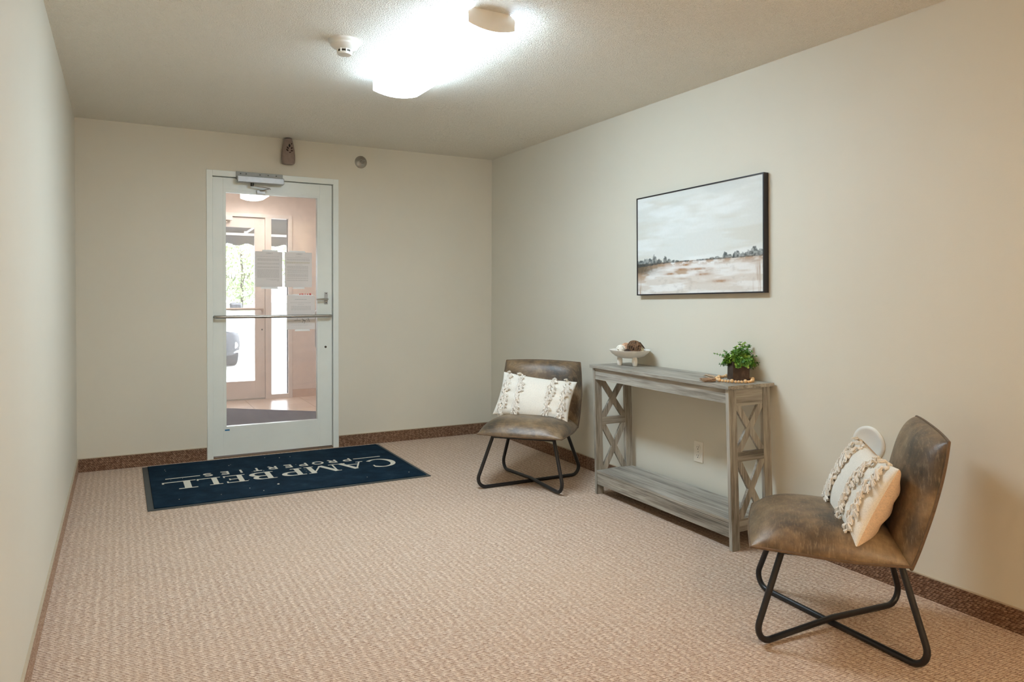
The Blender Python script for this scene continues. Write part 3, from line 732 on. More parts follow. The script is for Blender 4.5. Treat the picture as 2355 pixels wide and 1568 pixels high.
    t_ = NT('painted_canvas'); ca = t_.node('ShaderNodeVertexColor'); ca.layer_name = 'paint'; t_.base(ca.outputs[0]); t_.set(.75, 0, .2); t_.bump(t_.noise(t_.coord((1, 500, 500)), 1, 2), .15, .001)
    me.materials.append(t_.m); o = bpy.data.objects.new('canvas', me); C.objects.link(o); o.parent = pc
canvas()
MB().box((-.012, -PW / 2 + b_, -PH / 2 + b_), (-.004, PW / 2 - b_, PH / 2 - b_)).build('backing_board', M['jute_dark'], pc)

ol = thing('electrical_outlet', 'white duplex wall outlet seen through the console table', 'outlet', (W, -2.657, .345))
MB().box((-.006, -.036, -.06), (0, .036, .06)).build('cover_plate', M['outlet'], ol, bevel=.002)
for s in (-1, 1):
    c0 = .024 * s
    rc = MB(); rc.lathe([(.0175, .005), (.0175, .008), (.0165, .009)], 28, (0, 0, c0), '-x'); rco = rc.build('receptacle', M['outlet'], ol, smooth=True)
    sl = MB(); sl.box((-.0095, -.0075, c0 - .001), (-.0088, -.0055, c0 + .009)); sl.box((-.0095, .0055, c0), (-.0088, .0075, c0 + .008)); sl.lathe([(.003, .0088), (.003, .0095)], 12, (0, 0, c0 - .008), '-x'); sl.build('slot', M['black'], rco)
MB().lathe([(.003, .006), (.002, .0075)], 12, (0, 0, 0), '-x').build('screw', M['steel'], ol)
wb = thing('wall_bumper', 'round white wall bumper disc behind the cushion of the nearest chair', 'wall bumper', (W, -3.728, .592))
MB().lathe([(.078, 0), (.078, .004), (.073, .008), (.064, .009), (.058, .006)], 48, (0, 0, 0), '-x').build('rim', M['white'], wb, smooth=True)
MB().lathe([(.0585, .001), (.0585, .0055), (.04, .004), (.0001, .003)], 48, (0, 0, 0), '-x').build('dished_centre', M['disc'], wb, smooth=True)

# ------------------------------------------------------------------ console table
KS = .05; TZ = .806; X0 = 2.88; X1 = 3.165; XT0, XT1 = 2.866, 3.184
Y0, Y1 = -2.078, -3.234     # outer faces of the two side frames at floor level
def lean(p): return (p[0], p[1] + KS * p[2], p[2])
ct = thing('console_table', 'grey wood-grain console table with crossed side braces on the right wall', 'console table', (0, 0, 0))
LT, LWd = .021, .052
MB().box((XT0, Y1 - .014, TZ - .018), (XT1, Y0 + .014, TZ), lean).build('tabletop', M['wood_y'], ct, bevel=.001)
for yo, sg in ((Y0, -1), (Y1, 1)):
    for xa in (X0, X1 - LWd):
        MB().box((xa, min(yo, yo + sg * LT), 0), (xa + LWd, max(yo, yo + sg * LT), TZ - .018), lean).build('leg', M['wood_z'], ct, bevel=.001)
    ym = yo + sg * LT / 2; xi0, xi1 = X0 + LWd, X1 - LWd
    def rail(name, z0, z1): MB().box((xi0 - .001, min(yo + sg * .002, yo + sg * (LT - .002)), z0), (xi1 + .001, max(yo + sg * .002, yo + sg * (LT - .002)), z1), lean).build(name, M['wood_x'], ct, bevel=.001)
    rail('side_rail', .702, TZ - .018); rail('side_rail', .428, .476); rail('side_rail', .088, .148)
    for (za, zb) in ((.476, .702), (.148, .428)):
        for k, (p, q) in enumerate(((xi0 - .004, xi1 + .004), (xi1 + .004, xi0 - .004))):
            yy = ym + (.0005 if k else -.0005) * 1
            dirv = Vector((q - p, 0, zb - za)).normalized(); inset = .0
            MB().bar((p + .012 * (1 if q > p else -1), yy, za - .004), (q - .012 * (1 if q > p else -1), yy, zb + .004), .036, .015 - .001 * k, (1, 0, 0), lean).build('cross_brace', M['wood_z'], ct)
for name, xa in (('front_apron', X0 + .004), ('rear_apron', X1 - .020)):
    MB().box((xa, Y1 + LT, .716), (xa + .016, Y0 - LT, TZ - .018), lean).build(name, M['wood_y'], ct, bevel=.001)
MB().box((X0 + .001, Y1 + LT, .134), (X1 - .002, Y0 - LT, .149), lean).build('shelf', M['wood_y'], ct, bevel=.001)
for xa in (X0 + .003, X1 - .02):
    MB().box((xa, Y1 + LT, .062), (xa + .016, Y0 - LT, .133), lean).build('shelf_apron', M['wood_y'], ct, bevel=.001)

# ------------------------------------------------------------------ footed bowl with decorative balls
BX, BY = 3.058, -2.186
bl = thing('footed_bowl', 'white shallow bowl on stubby feet at the left end of the console table', 'bowl', (BX, BY, TZ))
MB().lathe([(.0001, .048), (.05, .048), (.09, .060), (.113, .078), (.126, .094), (.128, .098), (.122, .098), (.108, .084), (.085, .070), (.045, .060), (.0001, .058)], 56).build('bowl', M['ceramic'], bl, smooth=True, angle=60)
for a in (150, 262, 22):
    x, y = .062 * math.cos(math.radians(a)), .062 * math.sin(math.radians(a))
    MB().lathe([(.0001, 0), (.011, 0), (.014, .003), (.0165, .018), (.0175, .030), (.016, .046), (.013, .058), (.0001, .058)], 20, (x, y, 0)).build('foot', M['ceramic'], bl, smooth=True, angle=60)
def wrapped_ball(name, label, dx, dy, dz, r, mat, strands, th, seed, inner=None):
    t = thing(name, label, 'decorative ball', (BX + dx, BY + dy, TZ + dz - r), group='decorative balls in the white bowl')
    rg = random.Random(seed); mb = MB()
    for k in range(strands):
        ax = Vector((rg.gauss(0, 1), rg.gauss(0, 1), rg.gauss(0, 1))).normalized(); u = ax.orthogonal().normalized(); v = ax.cross(u); off = rg.uniform(-.45, .45); rr = math.sqrt(1 - off * off); ph = rg.uniform(0, 6)
        pts = []
        for i in range(22):
            a = 2 * PI * i / 22; wob = 1 + .035 * math.sin(3 * a + ph)
            pts.append(Vector((0, 0, r)) + (ax * off + (u * math.cos(a) + v * math.sin(a)) * rr) * (r - th) * wob * rg.uniform(.98, 1.0))
        mb.tube(pts, th * rg.uniform(.7, 1.2), 5, closed=True)
    mb.build('woven_strands', mat, t, smooth=True)
    if inner: MB().ball((0, 0, r), r * .72, 16, 10).build('core', inner, t, smooth=True)
    return t
dirv = Vector((-.477 / 1, -.879, 0))          # towards the viewer
rv = Vector((.879, -.477, 0))
def bp(right, toward): v = rv * right + dirv * toward; return v.x, v.y
for nm, lb, (rt, tw), dz, r, mt_, ns, th, sd_, inn in (
    ('rattan_ball', 'white woven ball at the left of the footed bowl', (-.058, .015), .1, .030, M['rattan_white'], 26, .0024, 1, M['rattan_white']),
    ('rattan_ball', 'tan woven ball between the white and the brown twig ball', (-.018, -.035), .106, .034, M['rattan_tan'], 34, .0026, 2, M['rattan_tan']),
    ('twig_ball', 'large open brown twig ball, the biggest in the bowl', (.026, .012), .113, .045, M['rattan_brown'], 30, .0026, 3, M['rattan_dark']),
    ('rattan_ball', 'cream woven ball half hidden behind the brown twig ball', (.066, -.028), .098, .027, M['rattan_cream'], 26, .0024, 4, M['rattan_cream'])):
    dx, dy = bp(rt, tw); wrapped_ball(nm, lb, dx, dy, dz, r, mt_, ns, th, sd_, inn)
dx, dy = bp(-.022, .05); pcn = thing('pine_cone', 'small dark pine cone at the front of the footed bowl', 'pine cone', (BX + dx, BY + dy, TZ + .070))
cn = MB()
for k in range(60):
    z = k / 59; a = k * 2.4; rr = .019 * math.sin(PI * (.15 + .8 * z)); cn.ball((rr * math.cos(a), rr * math.sin(a), .006 + z * .03), .0045, 6, 4, .6)
cn.ball((0, 0, .02), .014, 10, 8); cn.build('cone_scales', M['rattan_dark'], pcn, smooth=True)
dx, dy = bp(.075, -.0); dl = thing('dried_leaf', 'pointed dried brown leaf leaning at the right of the twig ball', 'dried leaf', (BX + dx, BY + dy, TZ + .098))
q = [Vector((rv * u)) + Vector((0, 0, v)) for u, v in ((-.02, .045), (-.012, .05), (0, .036), (.014, .018), (.022, .002), (.012, .01), (-.004, .024))]
k_ = len(q); MB().add(q + [p + Vector((-.001, -.002, 0)) for p in q], [tuple(range(k_)), tuple(range(2 * k_ - 1, k_ - 1, -1))] + [(i, (i + 1) % k_, k_ + (i + 1) % k_, k_ + i) for i in range(k_)]).build('blade', M['rattan_dark'], dl)

# ------------------------------------------------------------------ potted plant
PX, PY = 3.112, -3.034; pyaw = math.atan2(-.44, .9)
pp = thing('potted_plant', 'small leafy green plant in a dark rusty metal cube pot on the console', 'plant', (PX, PY, TZ), (0, 0, pyaw))
hp = .043; ph_ = .096
po = MB()
for (a, b) in (((-hp, -hp, 0), (hp, -hp + .004, ph_)), ((-hp, hp - .004, 0), (hp, hp, ph_)), ((-hp, -hp + .004, 0), (-hp + .004, hp - .004, ph_)), ((hp - .004, -hp + .004, 0), (hp, hp - .004, ph_)), ((-hp + .004, -hp + .004, 0), (hp - .004, hp - .004, .005))): po.box(a, b)
po.build('pot', M['pot'], pp)
MB().box((-hp + .004, -hp + .004, .06), (hp - .004, hp - .004, .088)).build('soil', M['brown_dark'], pp)
stm = MB(); lvs = MB(); rg = random.Random(5)
def leaf(mb, p, d, up, ln_, wd):
    d = d.normalized(); s = d.cross(up).normalized(); n = s.cross(d)
    pts = [p, p + d * ln_ * .35 + s * wd * .5 + n * .001, p + d * ln_ * .72 + s * wd * .46 + n * .002, p + d * ln_, p + d * ln_ * .72 - s * wd * .46 + n * .002, p + d * ln_ * .35 - s * wd * .5 + n * .001, p + d * ln_ * .5 - n * .0015]
    mb.add(pts, [(0, 1, 6), (1, 2, 6), (2, 3, 6), (3, 4, 6), (4, 5, 6), (5, 0, 6)])
for k in range(70):
    a = rg.uniform(0, 2 * PI); el = rg.choice([rg.uniform(.0, .35), rg.uniform(.35, .8), rg.uniform(.7, 1.4)])
    if k < 7: a, el, L = ((PI, .42, .145), (2.6, .9, .125), (1.9, 1.15, .11), (1.2, 1.05, .12), (.05, .35, .15), (.3, .18, .14), (-.1, -.2, .12))[k]
    else: L = rg.uniform(.05, .1)
    d = Vector((math.cos(a) * math.cos(el), math.sin(a) * math.cos(el), math.sin(el)))
    if d.y > .3: L *= .6
    p0 = Vector((rg.uniform(-.028, .028), rg.uniform(-.028, .028), .084)); n_ = 9; pts = []
    for i in range(n_ + 1):
        t = i / n_; pts.append(p0 + d * L * t + Vector((0, 0, .02 * t - .03 * t * t * math.cos(el))))
    stm.tube(pts, .0011, 5)
    for i in range(1, n_ + 1):
        t = i / n_; sz = (.029 if k >= 7 else .020) * (1.05 - .55 * t) * rg.uniform(.8, 1.2); dirn = (pts[i] - pts[i - 1]).normalized()
        side = dirn.orthogonal().normalized(); rot = Matrix.Rotation(i * 1.57 + k, 3, dirn); sd1 = rot @ side
        for sgn in (1, -1):
            leaf(lvs, pts[i], (sd1 * sgn + dirn * rg.uniform(.2, .8)), dirn + Vector((0, 0, .3)), sz, sz * .85)
    leaf(lvs, pts[-1], d, Vector((.3, .2, 1)), .012, .007)
stm.build('stems', M['stem'], pp); lvs.build('leaves', M['leaf'], pp, smooth='all')

# ------------------------------------------------------------------ bead garland around the pot
BEADS = [(3.060, -2.946, .0145), (3.026, -2.992, .0105), (2.999, -3.028, .0105), (2.980, -3.059, .011), (2.979, -3.081, .0145), (2.978, -3.104, .0105), (2.991, -3.110, .0105), (3.001, -3.119, .0105), (3.017, -3.127, .0145), (3.021, -3.146, .0105), (3.030, -3.156, .0105), (3.046, -3.160, .0105), (3.083, -3.147, .0145), (3.098, -3.145, .0105), (3.162, -3.083, .0105), (3.076, -2.984, .0135), (3.057, -2.984, .0105)]
gd = thing('bead_garland', 'pale wooden bead garland with jute tassels looped around the plant pot', 'bead garland', (3.05, -3.03, TZ))
def along(x, y, f=.975): return .2684 + (x - .2684) * f, -5.785 + (y + 5.785) * f
path = [along(x, y) + (r,) for x, y, r in BEADS[:14]]
# spread the front run evenly so neighbouring beads touch, then close the loop behind the pot
run = [path[0]]
def polyline_pts(knots, radii):
    # place beads one against the next along a smooth curve through the knots
    K_ = [Vector((a, b)) for a, b in knots]; dense = []
    for i in range(len(K_) - 1):
        p0 = K_[max(0, i - 1)]; p1 = K_[i]; p2 = K_[i + 1]; p3 = K_[min(len(K_) - 1, i + 2)]
        for s_ in range(40):
            t = s_ / 40; dense.append(.5 * ((2 * p1) + (p2 - p0) * t + (2 * p0 - 5 * p1 + 4 * p2 - p3) * t * t + (-p0 + 3 * p1 - 3 * p2 + p3) * t ** 3))
    dense.append(K_[-1]); out = [(dense[0], radii[0])]; k = 1
    for p in dense:
        if k >= len(radii) and False: break
        r = radii[k % len(radii)]
        if (p - out[-1][0]).length >= out[-1][1] + r: out.append((p, r)); k += 1
    return out
kn = [along(3.062, -2.93), along(3.020, -2.995), (2.962, -3.075), (2.990, -3.128), (3.035, -3.162), (3.088, -3.150), (3.145, -3.10), (3.172, -3.03), (3.165, -2.965), (3.12, -2.935), (3.06, -2.948), (3.035, -2.975)]
pts_b = polyline_pts(kn, [.0098, .0071, .0071, .0071])
cord = []
for p, r in pts_b:
    MB().ball((p.x - 3.05, p.y + 3.03, r), r, 18, 12).build('bead', M['wood_bead'], gd, smooth=True)
    cord.append((p.x - 3.05, p.y + 3.03, r))
MB().tube(cord, .0014, 6).build('cord', M['jute'], gd)
def tassel(a, b, mat, seed, spread, curl):
    rg = random.Random(seed); a = Vector(a); b = Vector(b); d = (b - a); s_ = Vector((-d.y, d.x, 0)).normalized(); mb = MB()
    for k in range(70):
        e = rg.uniform(-1, 1); zt = rg.uniform(0, 1); L = rg.uniform(.7, 1.05); pts = []
        for i in range(6):
            t = i / 5; w_ = (0.12 + .88 * min(1, t * 2.2)) * spread
            pts.append(a + d * t * L + s_ * (e * w_ + curl * rg.uniform(-1, 1) * t) + Vector((0, 0, .002 + (zt * .016) * (1 - .3 * t) + curl * .6 * rg.uniform(0, 1) * t)))
        mb.tube(pts, .0011, 4)
    mb.tube([a + d * .06 + Vector((0, 0, .009)), a + d * .14 + Vector((0, 0, .009))], .0085, 10)
    return mb.build('tassel', mat, gd, smooth=True)
def gl(x, y): return (x - 3.05, y + 3.03, 0)
ax_, ay_ = along(3.072, -2.915); tassel(gl(ax_, ay_), gl(*along(3.134, -2.777)), M['jute'], 3, .020, .002)
tassel(gl(*along(3.01, -2.975)), gl(*along(2.875, -3.015, 1.0)), M['jute_dark'], 4, .028, .006)

# ------------------------------------------------------------------ lounge chairs
def squircle(a, b, k): return a * math.sqrt(1 - k * b * b / 2), b * math.sqrt(1 - k * a * a / 2)
def cushion(to3, hu, hv, top, bottom, n=44, k=.16, p=3.0, wr=0, seed=0):
    # padded slab: u,v in [-hu,hu]x[-hv,hv], w = +top in the middle, -bottom below; edges meet on the seam w=0
    mb = MB(); ts = [math.sin(PI / 2 * (-1 + 2 * i / n)) for i in range(n + 1)]; rg = np.random.default_rng(seed); ph = rg.uniform(0, 6, 6)
    idx = {}; vs = []; fs = []
    for side in (1, -1):
        for j, b in enumerate(ts):
            for i, a in enumerate(ts):
                edge = i in (0, n) or j in (0, n)
                if side == -1 and edge: idx[(side, i, j)] = idx[(1, i, j)]; continue
                u, v = squircle(a, b, k); f = (max(0, 1 - abs(a) ** p) * max(0, 1 - abs(b) ** p)) ** .5
                h = (top if side > 0 else -bottom) * f
                if side > 0 and wr: h += wr * f * (math.sin(9 * a + 4 * b + ph[0]) * .5 + math.sin(5 * b - 7 * a * b + ph[1]) * .5) * (abs(a) ** 2 + abs(b) ** 2)
                if edge: h += wr * .6 * math.sin(4 * (a - b) + ph[2])
                idx[(side, i, j)] = len(vs); vs.append(to3(u * hu, v * hv, h))
        for j in range(n):
            for i in range(n):
                f4 = (idx[(side, i, j)], idx[(side, i + 1, j)], idx[(side, i + 1, j + 1)], idx[(side, i, j + 1)]); fs.append(f4 if side > 0 else f4[::-1])
    mb.add(vs, fs)
    rim = [idx[(1, i, 0)] for i in range(n)] + [idx[(1, n, j)] for j in range(n)] + [idx[(1, i, n)] for i in range(n, 0, -1)] + [idx[(1, 0, j)] for j in range(n, 0, -1)]
    return mb, [vs[i] for i in rim]

SW = .285
def make_chair(label, loc, rotz):
    t = thing('lounge_chair', label, 'chair', loc, (0, 0, rotz), group='brown leather lounge chairs')
    # seat: tipped very slightly down to the back
    def seat3(u, v, w_):
        y = .038 + v; f = max(0, (v / .265)); z = .347 + .012 * f + w_ - ((.018 * max(0, f) ** 3 + .034 * max(0, -f)) * min(1, w_ / .05) if w_ > 0 else 0)
        return (u, y, z)
    mb, rim = cushion(seat3, SW, .265, .104, .022, wr=.003, seed=1, p=3.6)
    mb.build('seat', M['leather'], t, smooth='all')
    MB().tube(rim, .0052, 6, closed=True).build('seat_piping', M['piping'], t, smooth=True)
    a = Vector((0, -.212, .332)); b = Vector((0, -.322, .782)); mid = (a + b) / 2; dv = (b - a).normalized(); nv = Vector((0, dv.z, -dv.y)); hl = (b - a).length / 2
    def back3(u, v, w_):
        bow = .012 * (1 - (v / hl) ** 2); p = mid + dv * v + nv * (w_ - bow); return (u * (1 - .03 * max(0, v / hl)), p.y, p.z)
    mb, rim = cushion(back3, SW, hl, .080, .020, wr=.002, seed=2, p=4.0)
    mb.build('backrest', M['leather'], t, smooth='all')
    MB().tube(rim, .0052, 6, closed=True).build('back_piping', M['piping'], t, smooth=True)
    r = .0115
    for k, s in enumerate((1, -1)):
        lift = 0 if k == 0 else .018
        P = [(s * .20, .185, .338), (s * .292, .285, r), (0, 0, r + lift), (-s * .290, -.285, r), (-s * .19, -.195, .338)]
        pth = fillet([P[0], P[1], P[2]], .055, 9)[:-1] + fillet([P[2], P[3], P[4]], .055, 9)
        MB().tube(pth, r, 12).build('leg_frame', M['black_rod'], t, smooth=True)
    MB().box((-.21, -.205, .322), (.21, .2, .334)).build('seat_board', M['black'], t)
    return t
def copy_tree(o, parent=None):
    c = o.copy(); C.objects.link(c); c.parent = parent
    for ch in list(o.children): copy_tree(ch, c)
    return c
ch1 = make_chair('brown leather lounge chair in the corner, left of the console table', (2.652, -1.66, 0), math.radians(135))
ch2 = copy_tree(ch1); ch2.location = (2.636, -3.98, 0); ch2.rotation_euler = (0, 0, math.radians(42.5)); ch2['label'] = 'brown leather lounge chair nearest the viewer, right of the console table'

# ------------------------------------------------------------------ cushions with tassel rows
PU, PV = .262, .156
def make_pillow(label, loc, rotm):
    t = thing('throw_pillow', label, 'pillow', (0, 0, 0), group='cream fringed pillows'); t.matrix_world = Matrix.Translation(loc) @ rotm
    kk = -.16         # pointed corners
    def pin(a, b):
        return a * (1 - .06 * (1 - b * b)) * PU, b * (1 - .09 * (1 - a * a)) * PV
    def h_at(a, b, th): return th * (max(0, 1 - a * a) * max(0, 1 - b * b)) ** .42
    n = 40; ts = [math.sin(PI / 2 * (-1 + 2 * i / n)) for i in range(n + 1)]
    for name, sgn, th, mat in (('front_cover', 1, .064, M['linen']), ('back_cover', -1, .096, M['backing'])):
        vs = []; fs = []
        for j, b in enumerate(ts):
            for i, a in enumerate(ts):
                u, v = pin(a, b); wr_ = .0035 * math.sin(11 * b + 3 * a) * (a * a) * (1 - a * a) * 4
                vs.append((u, v, sgn * (h_at(a, b, th) + wr_)))
        for j in range(n):
            for i in range(n):
                q4 = (j * (n + 1) + i, j * (n + 1) + i + 1, (j + 1) * (n + 1) + i + 1, (j + 1) * (n + 1) + i); fs.append(q4)
        MB().add(vs, fs).build(name, mat, t, smooth='all')
    rg = random.Random(9)
    for a0 in (-.80, -.43, .43, .80):
        mb = MB(); N = 25
        for k in range(N):
            b = -0.97 + 1.94 * k / (N - 1); a = a0 + rg.uniform(-.012, .012) + (.03 if k % 2 else -.03); u, v = pin(a, b); w_ = h_at(a, b, .064); e = .01
            w2 = h_at(min(.99, a + .03), b, .064); v2 = h_at(a, min(.99, b + .03), .064)
            nrm = Vector((-(w2 - w_) / (.03 * PU), -(v2 - w_) / (.03 * PV) if abs(b) < .95 else (3 if b > 0 else -3), 1)).normalized()
            p = Vector((u, v, w_)) + nrm * .004
            mb.ball(p, .0085, 8, 6)
            dn = Vector((rg.uniform(-.5, 1.1), -1, 0)); dn = (dn - nrm * dn.dot(nrm)).normalized(); sd_ = nrm.cross(dn)
            for q_ in range(14):
                sp_ = rg.uniform(-1, 1); L = rg.uniform(.024, .036); lf_ = rg.uniform(.0, .009)
                pts = [p + nrm * .003, p + dn * L * .4 + sd_ * sp_ * .005 + nrm * (.005 + lf_), p + dn * L + sd_ * sp_ * .014 + nrm * (.001 + lf_ * .7)]
                mb.tube(pts, [.0022, .0021, .0018], 5)
            # the knotted stitch on the other side of the row
            for q_ in range(3): mb.ball(p + sd_ * rg.uniform(-.006, .006) - dn * rg.uniform(.002, .009), .005, 6, 5)
        mb.build('tassel_row', M['fringe'], t, smooth=True)
    return t
def pillow_rot(chair_rot, lean_deg, roll_deg, yaw_deg=0):
    # local u = across the chair, v = up the back, w = facing forward
    base = Matrix(((-1, 0, 0, 0), (0, 0, 1, 0), (0, 1, 0, 0), (0, 0, 0, 1)))
    return Matrix.Rotation(chair_rot + math.radians(yaw_deg), 4, 'Z') @ Matrix.Rotation(math.radians(lean_deg), 4, 'X') @ Matrix.Rotation(math.radians(roll_deg), 4, 'Y') @ base
def in_chair(loc, rz, x, y, z): return Vector((loc[0] + x * math.cos(rz) - y * math.sin(rz), loc[1] + x * math.sin(rz) + y * math.cos(rz), z))
PR1 = -6
r1, r2 = math.radians(135), math.radians(42.5)
make_pillow('cream tasselled pillow on the chair left of the console table', in_chair((2.652, -1.66), r1, -.004, -.085, .547), pillow_rot(r1, 29, PR1))
make_pillow('cream tasselled pillow on the chair nearest the viewer, before the white wall disc', in_chair((2.636, -3.98), r2, .0, -.085, .527), pillow_rot(r2, 25, 0, 6))

# ------------------------------------------------------------------ vestibule beyond the inner door
VX0, VX1 = .25, 3.2
struct('floor_vestibule', MB().box((VX0 - .1, .12, -.08), (VX1 + .1, VD + .15, 0.0)), M['tile'], 'cream square floor tiles of the vestibule', 'floor')
struct('ceiling_vestibule', MB().box((VX0 - .1, .12, VH), (VX1 + .1, VD + .15, VH + .08)), M['vceil'], 'white ceiling of the vestibule', 'ceiling')
struct('wall_vestibule_left', MB().box((VX0 - .1, .12, 0), (VX0, VD, VH)), M['vwall'], 'salmon left wall of the vestibule', 'wall')
struct('wall_vestibule_right', MB().box((VX1, .12, 0), (VX1 + .1, VD, VH)), M['vwall'], 'salmon right wall of the vestibule', 'wall')
OX0, OX1, OZ = .80, 2.062, 2.152
vw = MB(); vw.box((VX0 - .1, VD, 0), (OX0, VD + .15, VH)); vw.box((OX1, VD, 0), (VX1 + .1, VD + .15, VH)); vw.box((OX0, VD, OZ), (OX1, VD + .15, VH))
struct('wall_vestibule_far', vw, M['vwall'], 'salmon wall around the outer door and sidelight', 'wall')
struct('wall_exterior', MB().box((VX0 - .1, VD, VH + .08), (VX1 + .1, VD + .15, 3.3)), M['vwall'], 'outer face of the building above the outer door', 'wall')
struct('baseboard_vestibule', MB().box((OX1 + .002, VD - .01, 0), (VX1, VD, .092)), M['vbase'], 'tan tile base along the vestibule wall', 'baseboard')
fo = thing('trim_2', 'cream metal frame of the outer door and its sidelight', 'door frame', kind='structure')
for (a, b, n_) in (((OX0, 0), (OX0 + .045, OZ), 'jamb'), ((OX1 - .043, 0), (OX1, OZ), 'jamb'), ((1.757, 0), (1.823, OZ - .04), 'mullion'), ((OX0 + .045, OZ - .04), (OX1 - .043, OZ), 'frame_head'), ((1.823, 0), (OX1 - .043, .048), 'frame_sill')):
    MB().box((a[0], VD - .012, a[1]), (b[0], VD + .11, b[1])).build(n_, M['door2'], fo, bevel=.002)
MB().box((OX0 + .045, VD + .066, OZ - .058), (1.757, VD + .09, OZ - .04)).build('stop_moulding', M['door2'], fo); MB().box((1.739, VD + .066, .012), (1.757, VD + .09, OZ - .058)).build('stop_moulding', M['door2'], fo); MB().box((OX0 + .045, VD - .005, 0), (1.757, VD + .11, .0118)).build('threshold', M['steel'], fo)
w1 = thing('window_1', 'narrow sidelight window beside the outer door', 'window', kind='structure')
MB().box((1.823, VD + .045, .048), (OX1 - .043, VD + .051, OZ - .04)).build('glass_pane', M['glass2'], w1)
MB().box((OX1 - .052, VD + .03, .048), (OX1 - .043, VD + .06, OZ - .04)).build('gasket', M['gasket'], w1)
d2 = thing('door_2', 'cream glazed outer door seen through the inner door', 'door', kind='structure')
EX0, EX1, EZ1 = .848, 1.754, 2.106; QX0, QX1, QZ0, QZ1 = .955, 1.644, .216, 1.993; EY0, EY1 = VD + .02, VD + .064
for (a, b, n_) in (((EX0, .012), (QX0, EZ1), 'stile'), ((QX1, .012), (EX1, EZ1), 'stile'), ((QX0, QZ1), (QX1, EZ1), 'top_rail'), ((QX0, .012), (QX1, QZ0), 'bottom_rail')):
    MB().box((a[0], EY0, a[1]), (b[0], EY1, b[1])).build(n_, M['door2'], d2, bevel=.0015)
MB().box((QX0, VD + .039, QZ0), (QX1, VD + .045, QZ1)).build('glass_pane', M['glass2'], d2)
MB().tube(fillet([(.88, EY0, 1.053), (.88, EY0 - .06, 1.053), (1.725, EY0 - .06, 1.053), (1.725, EY0, 1.035)], .03), .013, 10).build('push_bar', plain('pale_metal_bar', (206, 186, 172), .4, .3), d2, smooth=True)
MB().lathe([(.009, 0), (.009, .003)], 14, (1.722, EY0, .81), '-y').build('keyhole', M['dark_metal'], d2)
tx = MB(); u = 0
def t3(a, b, w_): return (1.602 - a, VD + .0385 - w_, 1.40 + b)
for i, ch in enumerate('MEADO'):
    k = .074 if i == 0 else .056; u += write(tx, ch, serif, u, 0, k, .066 if i == 0 else .047, t3, .0006) + .006
tx.build('lettering', M['green_text'], d2)['label'] = 'grey green lettering read from outside'
vc = thing('door_closer', 'pale door closer box at the head of the outer door', 'door closer', (1.29, VD - .012, 2.09))
MB().box((-.17, -.06, -.03), (.1, -.002, .028)).build('closer_body', M['door2'], vc, bevel=.004)
MB().bar((-.05, -.03, -.036), (.05, -.02, -.05), .02, .006, (0, 1, 0)).build('arm', M['door2'], vc)
wrap_light('ceiling_light', 'lit wraparound ceiling light inside the vestibule, seen through the glass', (1.575, 2.16, VH), 1.2, .25, .10, 0, emit_mat('lit_vestibule_lens', (1.0, 0.97, 0.93), VEST_LIGHT), M['cap_grey'], emit_mat('lit_vestibule_side', (1.0, 0.96, 0.9), VEST_LIGHT * .4))
em = thing('entry_mat', 'dark charcoal mat lying askew on the vestibule tiles', 'mat', (1.30, 1.75, 0), (0, 0, math.radians(-38)))
MB().box((-1.0, -.62, .0005), (.95, .50, .010)).build('pile', M['purple'], em, bevel=.004)

# ------------------------------------------------------------------ outside
struct('ground_pavement', MB().box((-14, VD + .15, -.25), (22, 15, -.05)), M['concrete'], 'pale sunlit concrete outside the entrance', 'pavement')
struct('ground_road', MB().box((-40, 30, -.26), (60, 44, -.06)), M['asphalt'], 'pale road far outside beyond the grass', 'road')
gv = MB().box((-30, 15, -.26), (45, 30, -.045)).build('grass_verge', M['grass']); tag(gv, 'strip of dry green grass beyond the pavement', 'grass', kind='stuff')
gv2 = MB().box((-60, 44, -.26), (90, 80, -.045)).build('grass_field', M['grass']); tag(gv2, 'field of grass across the far road', 'grass', kind='stuff')
rgt = random.Random(3)
for i, (x, y, h_, rw) in enumerate(((8.3, 52, 7.5, 2.7), (14.1, 53, 8, 3.0))):
    tr = thing('tree', ('pale green tree far outside, seen %s' % ('through the lettered outer door glass', 'through the narrow sidelight window')[i]), 'tree', (x, y, -.02), group='trees far outside')
    MB().tube([(0, 0, 0), (.1, 0, h_ * .3), (0, .1, h_ * .6)], [.14, .12, .08], 8).build('trunk', M['bark'], tr, smooth=True)
    cr = MB()
    for k in range(3600):
        d = Vector((rgt.gauss(0, 1), rgt.gauss(0, 1), rgt.gauss(0, 1))).normalized() * rgt.uniform(.55, 1.0); p = Vector((d.x * rw, d.y * rw, max(.3, h_ * .5 + d.z * h_ * .5))); a_ = Vector((rgt.gauss(0, 1), rgt.gauss(0, 1), rgt.gauss(0, 1))).normalized() * .13; b_2 = a_.orthogonal().normalized() * .10
        cr.add([p - a_, p + b_2, p + a_, p - b_2], [(0, 1, 2, 3)])
    cr.build('crown', M['tree'], tr)
aw = thing('awning', 'dark canvas awning with scalloped edge outside the outer door', 'awning', (1.45, VD + .15, 0))
AYO, AZF, AZW, AHW = 1.15, 2.02, 2.95, 1.5
cv = MB(); nx = 24
cv.add([(-AHW, 0, AZW), (AHW, 0, AZW), (AHW, AYO, AZF), (-AHW, AYO, AZF), (-AHW, 0, AZW + .004), (AHW, 0, AZW + .004), (AHW, AYO + .003, AZF + .004), (-AHW, AYO + .003, AZF + .004)], [(0, 1, 2, 3), (7, 6, 5, 4), (0, 4, 5, 1), (1, 5, 6, 2), (2, 6, 7, 3), (3, 7, 4, 0)]); cv.build('canopy', M['awning'], aw)
va = MB(); N = 156; top_ = []; bot = []
